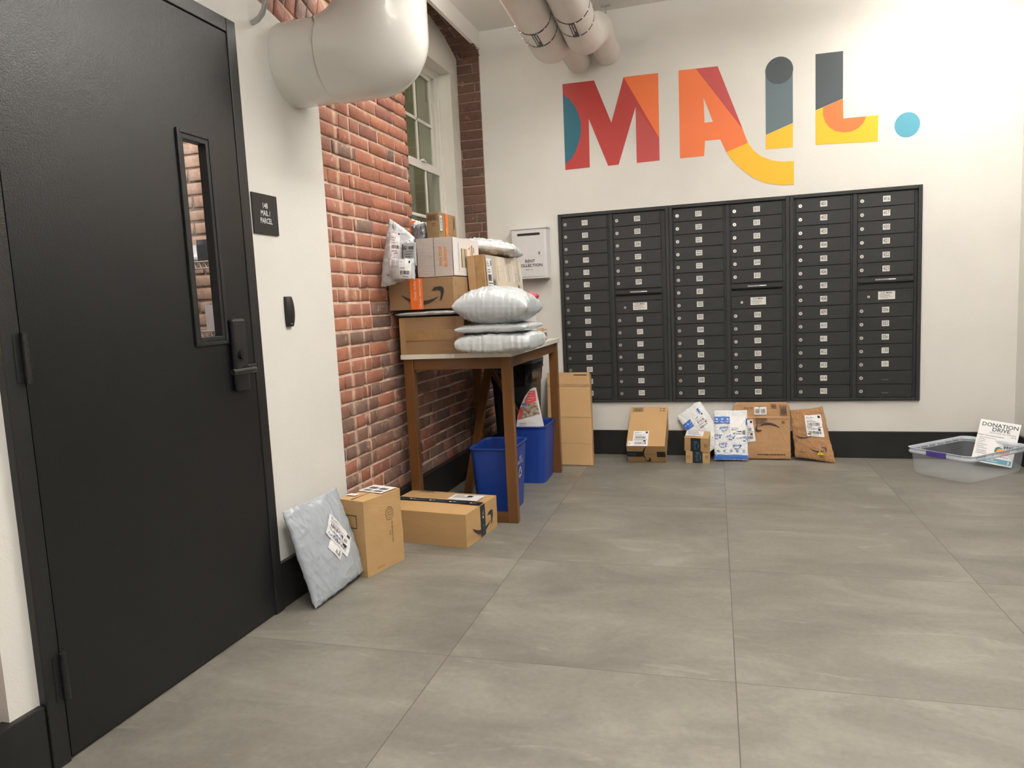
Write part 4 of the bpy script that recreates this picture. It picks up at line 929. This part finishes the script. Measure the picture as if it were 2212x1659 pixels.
# tilted bubble mailer behind
def bubblepost(x, y, z): return (x, y, z + .0016 * math.sin(x * 520) * math.sin(y * 520))
BL = Vector((.395, -.165, .02)); tl = Vector((.222, -.030, .285)); tr = Vector((.374, -.020, .412)); br = Vector((.56, -.14, .13))
M, Q = quadframe(BL, br, tr, tl)
P = Pillow(.22, .32, .03, 14, pin=.01, p=.35, quad=Q, wr=.8, post=bubblepost)
r = bag('bubble_mailer', 'white and blue bubble mailer leaning askew behind the small boxes', 'mailer', M, P, PRIMEW, nu=60, nv=60)
bagdecal(r, 'blue_band', P.on(-.030, .062, 0, .003), lambda m: (m.rect(-.075, -.005, -.026, .026, BLUE, .0003, 4, 2), m.rect(.078, .098, .01, .055, BLUE, .0003, 1, 2), [poly(m, [arcpts(-.06 + .022 * k, .006, .006, 0, 2 * PI, 10)[:-1]], LABEL, .001) for k in range(3)], [lines(m, -.068 + .022 * k, -.010, .015, 2, .005, k, LABEL, .001) for k in range(3)]))
bagdecal(r, 'shipping_label', P.on(.035, .030, 0, .003), lambda m: ship_label(m, .085, .10, 61, sub=6))
# standing white and blue bubble mailer
M = frame((.588, -.125, .172), (1, .02, 0), (0, .125, .33))
P = Pillow(.222, .350, .034, 15, pin=.008, p=.32, wr=.8, post=bubblepost)
r = bag('bubble_mailer', 'white bubble mailer printed prime in blue standing against the back wall', 'mailer', M, P, PRIMEW, nu=64, nv=90)
def pr(m):
    m.rect(-.108, -.004, .078, .128, BLUE, .0003, 5, 3); m.rect(.100, .109, .070, .115, BLUE, .0003, 1, 3)
    for k in range(3): poly(m, [arcpts(-.092 + .036 * k, .110, .007, 0, 2 * PI, 12)[:-1]], LABEL, .0012); lines(m, -.103 + .036 * k, .093, .024, 2, .006, k, LABEL, .0012)
    for x, y in ((-.045, .050), (-.090, -.005), (.0, -.010), (.088, -.018), (-.052, -.065), (.040, -.075)):
        text(m, 'prime', x, y, .024, BLUE, .0012, bold=.01); smile(m, x, y - .017, .020, mat=BLUE, n=.0012)
    for k in range(5): iconbox(m, -.085 + .042 * k, -.115, .016, .018, 20 + k, BLUE, .0012)
    m.rect(-.108, .108, -.172, -.140, BLUE, .0003, 8, 2)
bagdecal(r, 'surface_print', P.on(0, 0, 0, .0035), pr)
bagdecal(r, 'shipping_label', P.on(.040, .055, 0, .0045), lambda m: (m.rect(-.045, .055, -.075, .075, LABEL, .0003, 5, 6), lines(m, -.035, -.01, .07, 2, .012, 3, n=.001), m.rect(.0, .03, -.036, -.030, INK, .001), barcode(m, .0, -.05, .06, .012, 8, n=.001), barcode(m, .045, -.04, .02, .03, 4, n=.001)))
# large kraft mailer with rounded flap
M = frame((.790, -.072, .196), (1, .02, 0), (0, .085, .385))
def krp(x, y, z):
    k = max(0, y - .135) / .06; return (x * (1 - .13 * min(1, k) ** 2.5), y, z + (.004 if abs(y - .085) < .004 else 0))
P = Pillow(.375, .392, .030, 16, pin=.0, p=.25, wr=.55, post=krp)
r = bag('paper_mailer', 'large brown paper mailer with upside-down smile against the back wall', 'mailer', M, P, KRAFT, nu=70, nv=70)
def pr(m):
    smile(m, .040, .012, .080, rot=PI, n=.001, mat=INKB)
    m.rect(-.18, .185, .1045, .1058, KRAFT2, .0004, 10, 1); text(m, 'RUMZ', -.085, .155, .022, INKB, rot=PI); iconbox(m, -.145, .125, .045, .022, 4); iconbox(m, .145, .135, .045, .075, 5, vert=True)
    iconbox(m, .0, .062, .075, .040, 6); recy = MB(); iconbox(m, .085, .165, .036, .03, 8); iconbox(m, .142, .055, .02, .02, 9); iconbox(m, -.005, .158, .018, .018, 10)
    lines(m, -.03, -.165, .19, 1, .014, 70, INKB, .001, .5)
bagdecal(r, 'surface_print', P.on(0, 0, 0, .003), pr)
bagdecal(r, 'barcode_label', P.on(-.005, .135, 0, .0035), lambda m: (m.rect(-.040, .040, -.026, .026, LABEL, .0003, 3, 2), barcode(m, -.018, -.003, .03, .032, 5, n=.001), barcode(m, .018, -.003, .03, .032, 6, n=.001)))
bagdecal(r, 'shipping_label', P.on(-.095, -.005, .12, .0035), lambda m: ship_label(m, .095, .15, 71, sub=5))
# smaller crumpled kraft mailer
M, Q = quadframe((.985, -.135, .028), (1.245, -.205, .004), (1.190, -.030, .350), (.975, -.040, .335))
P = Pillow(.23, .36, .045, 17, pin=.02, p=.4, quad=[(Q[0][0] + .015, Q[0][1]), Q[1], Q[2], Q[3]], wr=1.25)
r = bag('paper_mailer', 'smaller crumpled brown paper mailer with a yellow sticker, beside the large one', 'mailer', M, P, KRAFT2, nu=70, nv=80)
bagdecal(r, 'shipping_label', P.on(.035, .055, -.03, .004), lambda m: ship_label(m, .108, .148, 81, sub=6))
bagdecal(r, 'surface_print', P.on(0, 0, 0, .0035), lambda m: (smile(m, -.045, -.012, .050, mat=INK), smile(m, .03, -.100, .052, mat=INK), iconbox(m, .045, -.152, .02, .012, 3), lines(m, -.08, -.135, .06, 1, .01, 3, INK)))
bagdecal(r, 'yellow_sticker', P.on(.040, -.130, .1, .005), lambda m: (poly(m, [[(-.020, -.010), (.020, -.010), (0, .014)]], pm('yellow_label', (.80, .66, .01), .5), .0006), m.rect(-.002, .002, -.004, .006, INK, .0012)))

# ------------------------------------------------------------------ clear tub and donation sign
MTB = Tz(1.950, -.384, 0, -.831); r = thing('storage_tub', 'open clear plastic storage tub with purple latch on the floor', 'tub', MTB); w, d, h = .405, .575, .165
def rr(sx, sy, z, rad=.05): return rrect(w * sx, d * sy, rad, z, 8)
b = MB(); b.rings([rr(.70, .78, .004), rr(.80, .86, .0035), rr(.86, .90, .012), rr(.88, .92, .03), rr(.905, .935, .09), rr(.93, .95, h - .028)], TUBP, cap=False)
b.add(rr(.70, .78, .004), [tuple(range(len(rr(.7, .7, 0))))], TUBP, True); b.build('tub_body', r)
b = MB(); b.rings([rr(.93, .95, h - .028), rr(.985, .985, h - .030), rr(.99, .99, h - .018), rr(.965, .975, h - .016), rr(.97, .978, h - .002), rr(1.0, 1.0, h), rr(1.0, 1.0, h + .002), rr(.955, .965, h + .002), rr(.945, .955, h - .016)], TUBR, cap=False)
for k in range(7):
    t_ = -.40 + .8 * k / 6
    for sx in (-1, 1): b.box(sx * w * .478 - .006, sx * w * .478 + .006, t_ * d - .001, t_ * d + .001, h - .026, h - .002, TUBR)
for k in range(5):
    t_ = -.36 + .72 * k / 4
    for sy in (-1, 1): b.box(t_ * w - .001, t_ * w + .001, sy * d * .487 - .005, sy * d * .487 + .005, h - .026, h - .002, TUBR)
b.build('tub_rim', r)
b = MB(); b.box(-.058, .058, -d / 2 - .010, -d / 2 + .002, h - .030, h + .003, PURPLE); lt = b.build('tub_latch', r, bevel=.003)
b = MB(frame((0, -d / 2 - .010, h - .0135), (1, 0, 0), (0, 0, 1))); lines(b, -.032, 0, .064, 1, .014, 8, pm('purple_dark', (.045, .03, .17), .4), .001, .6); b.build('latch_mark', lt)
BL, BR, TR, TL = Vector((2.020, -.215, .040)), Vector((2.192, -.300, .018)), Vector((2.297, -.175, .262)), Vector((2.112, -.125, .284))
M, Q = quadframe(BL, BR, TR, TL); M = frame((BL + BR + TR + TL) / 4, BR - BL, TL - BL); w, h = .212, .276
r = thing('donation_sign', 'white donation drive sign standing tilted inside the clear tub', 'sign', M)
b = MB(); b.box(-w / 2, w / 2, -h / 2, h / 2, -.003, 0, LABEL); b.build('sign_sheet', r)
DK = pm('sign_green_grey_ink', (.045, .085, .085), .5)
def dr(m):
    text(m, 'DONATION', .002, .108, .0345, DK, .0006, bold=.02, sx=1.02); text(m, 'DRIVE', .012, .080, .0345, DK, .0006, bold=.02, sx=1.02)
    text(m, 'FROM NOW TILL THE NEW', .025, .059, .0118, DK, .0006, sx=.95); text(m, 'YEAR', .082, .046, .0118, DK, .0006); text(m, 'WHAT YOU CAN DONATE', -.035, .037, .0118, DK, .0006, bold=.01, sx=.95)
    for k in range(7): lines(m, -.092, .022 - k * .0115, (.095, .06, .035, .035, .08, .04, .06)[k], 1, .008, k, SLATE2, .0006, .32); m.rect(-.098, -.095, .020 - k * .0115, .023 - k * .0115, REDP, .0006)
    poly(m, [[(.0, -.055), (.005, -.03), (.02, -.022), (.04, -.03), (.045, -.06), (.02, -.07)]], GREENP, .0006); poly(m, [arcpts(.035, -.052, .022, 0, 2 * PI, 14, .02)[:-1]], ORGP, .0009); poly(m, [arcpts(.060, -.055, .020, 0, 2 * PI, 14, .018)[:-1]], pm('tomato_print', (.62, .09, .03), .5), .0012)
    for k in range(4): poly(m, [arcpts(.05 + .013 * k, -.022 + .004 * (k % 2), .006, 0, 2 * PI, 8, .012)[:-1]], TEAL, .0010)
    lines(m, -.092, -.062, .07, 3, .010, 9, SLATE2, .0006, .3); lines(m, .02, -.085, .07, 1, .008, 19, PURPLE, .0006, .4)
    m.rect(-.075, .100, -.130, -.100, SKYB, .0008); lines(m, -.04, -.108, .07, 2, .011, 44, LABEL, .0014, .4); m.rect(.082, .088, -.125, -.105, LABEL, .0014)
decal(r, 'sign_print', Matrix(), dr, .0003)
# small square of litter on the floor beside the tub is left as part of the floor

# ------------------------------------------------------------------ parcels on the table
Z0 = .9035
r, F = carton('taped_carton', 'wide brown cardboard box with packing tape, bottom of the stack on the table', 'box', Tz(-.8975, -1.555, Z0, .0), .365, .42, .193, CARD3, 'x', seed=13)
decal(r, 'packing_tape', F['front'] @ Matrix.Translation((-.02, .003, 0)), lambda m: m.rect(-.16, .202, -.028, .026, TAPE, .0003, 6, 1)); decal(r, 'corner_tape', F['front'] @ Matrix.Translation((.160, 0, 0)), lambda m: m.rect(-.022, .022, -.095, .095, TAPECLR, .001))
decal(r, 'corner_tape', F['front'] @ Matrix.Translation((-.166, 0, 0)), lambda m: m.rect(-.016, .016, -.095, .095, TAPECLR, .0004))
P = Pillow(.36, .34, .032, 23, pin=.02, p=.4, wr=.9)
bag('poly_mailer', 'flat white poly mailer squeezed between the two lower boxes on the table', 'mailer', Tz(-.915, -1.615, Z0 + .193 + .020, 0), P, POLY, nu=44, nv=36)
r, F = carton('smile_carton', 'cardboard box with smile print and wide orange tape, second in the stack', 'box', Tz(-.940, -1.600, 1.1385, 0), .362, .36, .160, CARD3, 'y', seed=14)
def sm(m): smile(m, .012, .002, .118, n=.0008)
decal(r, 'printed_smile', F['front'], sm)
def ot(m):
    m.rect(-.036, .036, -.080, .080, TAPEORG, .0012); text(m, 'Deals today.', -.008, .020, .021, PLATE, .0022, rot=PI / 2, bold=.008); text(m, 'Cheer tomorrow', .020, .0, .021, PLATE, .0022, rot=PI / 2, bold=.008)
decal(r, 'orange_tape', F['front'] @ Matrix.Translation((-.022, 0, 0)), ot)
decal(r, 'orange_tape', F['top'] @ Matrix.Translation((-.022, 0, 0)), lambda m: m.rect(-.036, .036, -.178, .178, TAPEORG, .0005))
decal(r, 'printed_mark', F['right'], lambda m: (uparrows(m, -.155, .045, .018), text(m, 'PULL TO OPEN', -.08, -.02, .013, INKB, .0008), iconbox(m, -.09, -.052, .05, .02, 3)))
r, F = carton('blanket_carton', 'pale carton printed heated blanket in orange with green top edge', 'box', Tz(-.8600, -1.560, 1.3025, 0), .195, .40, .198, CARDPINK, None, topmat=GREENP, seed=15)
def hb(m):
    m.rect(-.0015, .0008, -.098, .098, DARKLINE, .0006); m.rect(.0, .096, -.0005, .0005, CARDGREY, .0006)
    text(m, 'HEATED', .036, .0, .0225, ORGP, .001, rot=PI / 2, bold=.022, space=1.1); text(m, 'BLANKET', .064, .0, .0225, ORGP, .001, rot=PI / 2, bold=.022, space=1.1)
    poly(m, [arcpts(.034, .047, .006, 0, 2 * PI, 6)[:-1]], ORGP, .0014)
decal(r, 'printed_title', F['front'], hb)
def hs(m):
    m.rect(-.198, .198, -.096, .096, CARDWHITE, .0002)
    for k, (c_, x) in enumerate(((GREENP, -.075), (ORGP, -.050), (GREENP, -.025), (ORGP, .0))): m.rect(x - .008, x + .008, -.055, .045, c_, .001)
    lines_ = [m.rect(-.125, -.118, -.070 + k * .009, -.065 + k * .009, INK, .001) for k in range(16)]
    m.rect(.055, .066, .01, .065, ORGP, .001); m.rect(.080, .094, .01, .070, GREENP, .001); m.rect(.035, .045, .045, .055, INK, .001); m.rect(.11, .12, .03, .06, INK, .001); m.rect(-.15, .18, -.078, -.0765, CARDGREY, .001)
decal(r, 'printed_stripes', F['right'], hs)
r, F = carton('small_carton', 'small upright cardboard box with orange tape, topmost of the stack', 'box', Tz(-.926, -1.475, 1.505, 0), .070, .255, .146, CARD3, None, seed=16)
decal(r, 'printed_mark', F['front'], lambda m: (iconbox(m, 0, .045, .060, .034, 5), uparrows(m, .008, .008, .017, -PI / 2)), .003)
decal(r, 'barcode_label', F['right'] @ Matrix.Translation((-.105, .015, 0)), lambda m: (m.rect(-.017, .017, -.040, .040, LABEL, .0006), barcode(m, 0, 0, .018, .06, 6, vert=True)), .004)
decal(r, 'orange_tape', F['right'] @ Matrix.Translation((-.020, 0, 0)), lambda m: (m.rect(-.020, .020, -.072, .072, TAPEORG, .0006, 1, 4), m.rect(-.015, -.004, -.04, .0, YEL, .0012)), .004)
decal(r, 'printed_mark', F['right'] @ Matrix.Translation((.088, .025, 0)), lambda m: iconbox(m, 0, 0, .022, .070, 9, vert=True), .004)
# plain white carton in the middle of the table carrying the battered brown and cream one
r, F = carton('white_carton', 'plain white carton mostly hidden behind the pillow-like bag on the table', 'box', Tz(-.622, -1.205, Z0, 0), .185, .36, .250, CARDWHITE, None, seed=17)
decal(r, 'barcode_label', F['right'] @ Matrix.Translation((-.12, .02, 0)), lambda m: (m.rect(-.05, .05, -.03, .03, LABEL, .0006), barcode(m, 0, 0, .08, .03, 4)))
LEAN = Matrix.Rotation(-.05, 4, 'Y')
r, F = carton('battered_carton', 'battered carton with brown taped end and creased cream side', 'box', Tz(-.694, -1.225, 1.156, .0) @ LEAN, .098, .70, .255, CARD2, None, seed=18)
decal(r, 'packing_tape', F['front'], lambda m: (m.rect(-.046, .047, -.125, .125, TAPECLR, .0004), m.rect(.0, .047, -.125, .125, TAPE, .0010), m.rect(-.0010, .0, -.125, .125, DARKLINE, .0012), m.rect(-.046, .047, .082, .0835, TAPE, .0014)), .0045)
decal(r, 'cardboard_sleeve', F['right'] @ Matrix.Translation((-.225, 0, 0)), lambda m: (m.rect(-.115, .065, -.125, .125, CARDGREY, .0004), iconbox(m, .010, -.035, .040, .070, 6, INK, .0010, True)), .0045)
decal(r, 'shipping_label', F['right'] @ Matrix.Translation((-.29, -.01, 0)), lambda m: ship_label(m, .085, .235, 91, sub=1), .0056)
def cr(m):
    m.rect(-.165, .35, -.125, .125, CARDPALE, .0006)
    for k, x in enumerate((-.158, -.02, .04, .14, .245, .30)): poly(m, [[(x, .124), (x + .010, .124), (x + .03 + .004 * k, 0), (x + .032, -.124), (x + .020, -.124), (x + .016, 0)]], LABEL if k % 2 else CARDGREY, .0012)
    m.rect(-.16, .345, -.045, -.012, CARDPALE, .0014); barcode(m, .20, -.085, .035, .06, 12, CARDGREY, .0022); m.rect(.245, .265, -.055, -.03, INK, .002)
    for k in range(4): m.rect(.20 + .01 * (k % 2), .235, .03 - k * .02, .036 - k * .02, CARDGREY, .0022)
decal(r, 'creased_side', F['right'], cr)
# bags behind and on top
P = Pillow(.38, .46, .095, 24, pin=.05, p=.5, wr=1.5, edge=1.4)
bag('poly_mailer', 'crumpled white poly mailer lying on the battered carton near the rent box', 'mailer', Tz(-.800, -1.06, 1.482, .15) @ Matrix.Rotation(.16, 4, 'Y'), P, POLYW, nu=70, nv=80)
M, Q = quadframe((-1.105, -1.905, 1.262), (-.950, -1.90, 1.300), (-.935, -1.80, 1.495), (-1.088, -1.79, 1.612))
P = Pillow(.20, .36, .075, 25, pin=-.045, p=.5, quad=Q, wr=1.0, back=.3)
r = bag('poly_mailer', 'large white poly mailer standing at the left end of the stack against the brick', 'mailer', M, P, POLY, nu=70, nv=90)
def lb(m):
    m.rect(-.036, .034, -.12, .115, LABEL, .0004, 5, 8); text(m, '00912', -.012, .105, .014, INK, .0014); m.rect(.020, .030, .10, .112, INK, .0014)
    lines(m, -.028, .075, .04, 2, .014, 3, SLATE2, .0014, .25); lines(m, -.030, .045, .05, 1, .009, 5, n=.0014); barcode(m, .003, .020, .055, .024, 8, n=.0014); lines(m, -.02, -.005, .045, 2, .013, 6, n=.0014)
    for k in range(6): lines(m, -.028, -.03 - .014 * k, .04, 1, .008, 80 + k, SLATE2, .0014, .25)
bagdecal(r, 'shipping_label', P.on(.000, .012, .16, .003), lb)
bagdecal(r, 'punched_hole', P.on(-.045, .140, 0, .002), lambda m: poly(m, [arcpts(0, 0, .004, 0, 2 * PI, 12)[:-1]], INK, .0004)); bagdecal(r, 'punched_hole', P.on(-.035, -.130, 0, .002), lambda m: poly(m, [arcpts(0, 0, .004, 0, 2 * PI, 12)[:-1]], INK, .0004))
P = Pillow(.075, .115, .022, 26, pin=.0, p=.3, wr=.5)
r = bag('grey_pouch', 'thin grey pouch with letter G label tucked beside the blanket carton', 'pouch', frame((-.930, -1.915, 1.412), (1, .0, 0), (0, .05, 1)), P, pm('translucent_grey_poly', (.34, .35, .36), .3, coat=.3, var=.05), nu=24, nv=30)
bagdecal(r, 'printed_label', P.on(.005, .0, 0, .002), lambda m: (text(m, 'G', -.022, .030, .026, INK, .0004, bold=.02), barcode(m, .012, .030, .026, .015, 4, n=.0004), lines(m, -.02, .012, .045, 4, .012, 6, SLATE, .0004, .3)))
bagdecal(r, 'dark_edge', P.on(-.033, 0, 0, .001), lambda m: m.rect(-.004, .006, -.05, .05, POLYD, .0004, 1, 5))
P = Pillow(.118, .105, .062, 27, pin=.02, p=.35, wr=.8)
r = bag('small_poly_mailer', 'small white poly mailer with label in front of the large standing one', 'mailer', frame((-.957, -1.935, 1.340), (1, .05, -.04), (.0, .03, 1)), P, POLY, nu=40, nv=40)
bagdecal(r, 'shipping_label', P.on(.018, -.002, -.03, .002), lambda m: (m.rect(-.030, .032, -.044, .044, LABEL, .0003, 4, 5), lines(m, -.026, .036, .02, 1, .008, 3, n=.001), m.rect(.018, .026, .030, .042, INK, .001), lines(m, -.02, .006, .035, 1, .007, 4, n=.001), barcode(m, .002, -.016, .045, .018, 7, n=.001), lines(m, -.01, -.036, .035, 1, .008, 5, n=.001)))
P = Pillow(.13, .33, .05, 28, pin=.05, p=.5, wr=1.3)
r = bag('print_mailer', 'white mailer with orange print poking up behind the standing poly mailer', 'mailer', frame((-1.052, -1.53, 1.462), (1, .1, -.22), (-.02, .04, 1)), P, POLYW, nu=36, nv=50)
bagdecal(r, 'orange_print', P.on(-.02, .09, 0, .003), lambda m: (poly(m, [[(-.04, .065), (-.015, .068), (-.018, .0), (-.03, -.02), (-.042, 0)]], TAPEORG, .0004), lines(m, -.012, .02, .035, 4, .014, 5, TAPEORG, .0008, .5)))
P = Pillow(.085, .30, .05, 29, pin=.05, p=.5, wr=2.0, edge=2)
bag('dark_pouch', 'crumpled dark grey plastic pouch between the orange print mailer and window', 'pouch', frame((-1.008, -1.60, 1.450), (1, -.1, .05), (.12, .04, 1)), P, POLYD, nu=36, nv=50)
P = Pillow(.10, .29, .05, 30, pin=.0, p=.35, wr=.5)
bag('grey_mailer', 'plain grey mailer with rounded top beside the topmost small box', 'mailer', frame((-.985, -1.50, 1.447), (1, 0, 0), (0, .04, 1)), P, POLYG, nu=24, nv=40)
# front right pile of poly bags
P = Pillow(.385, .40, .105, 32, pin=.02, p=.25, wr=1.1, edge=1.2)
r = bag('poly_mailer', 'thick white poly bag overhanging the table corner, lowest of three', 'mailer', Tz(-.545, -1.675, Z0 + .050, .03), P, POLYW, nu=90, nv=80)
P = Pillow(.370, .37, .050, 33, pin=.02, p=.35, wr=1.1, edge=1.2)
r = bag('poly_mailer', 'flat white poly mailer, middle of three on the table corner', 'mailer', Tz(-.550, -1.685, Z0 + .124, .02), P, POLYW, nu=80, nv=70)
P = Pillow(.385, .34, .205, 34, pin=.05, p=.42, wr=.6, edge=.7, back=.85)
r = bag('poly_mailer', 'puffy pillow-like white poly bag, top of three on the table corner', 'mailer', Tz(-.535, -1.735, Z0 + .228, .02) @ Matrix.Rotation(.05, 4, 'Y'), P, POLY, nu=110, nv=90)
P = Pillow(.16, .11, .05, 35, pin=.05, p=.5, wr=1)
bag('red_pouch', 'small red pouch peeking out behind the pillow-like bag', 'pouch', Tz(-.520, -1.30, 1.180, .1), P, pm('red_poly', (.55, .06, .10), .35), nu=24, nv=20)
r, F = carton('little_carton', 'little cardboard box at the far right end of the table', 'box', Tz(-.612, -.737, Z0, 0), .118, .148, .068, CARD, 'x', seed=21)
decal(r, 'barcode_label', F['right'] @ Matrix.Translation((.0, 0, 0)), lambda m: (m.rect(-.045, .045, -.026, .026, LABEL, .0006), barcode(m, 0, 0, .06, .03, 6)))
# lamp housings over the light sources
for i, (lx, ly, ll, wd_, wu_, lz) in enumerate(LAMPS):
    t = thing('linear_lamp', ['linear ceiling lamp nearest the mailboxes', 'linear ceiling lamp over the middle of the floor', 'linear ceiling lamp above the door side', 'linear ceiling lamp farthest from the mailboxes', 'short linear ceiling lamp above the parcel table'][i], 'lamp', (lx, ly, lz)); I_ = Matrix.Translation((-lx, -ly, -lz))
    b = MB(); b.box(lx - .06, lx + .06, ly - ll / 2 - .02, ly + ll / 2 + .02, lz - .028, lz + .030, WHITE); b.build('lamp_housing', t, inv=I_)
    b = MB()
    for s_ in (-.4, .4): b.cyl((lx, ly + s_ * ll, lz + .03), (lx, ly + s_ * ll, ZC), .003, GALV, 8)
    b.build('lamp_cables', t, inv=I_)
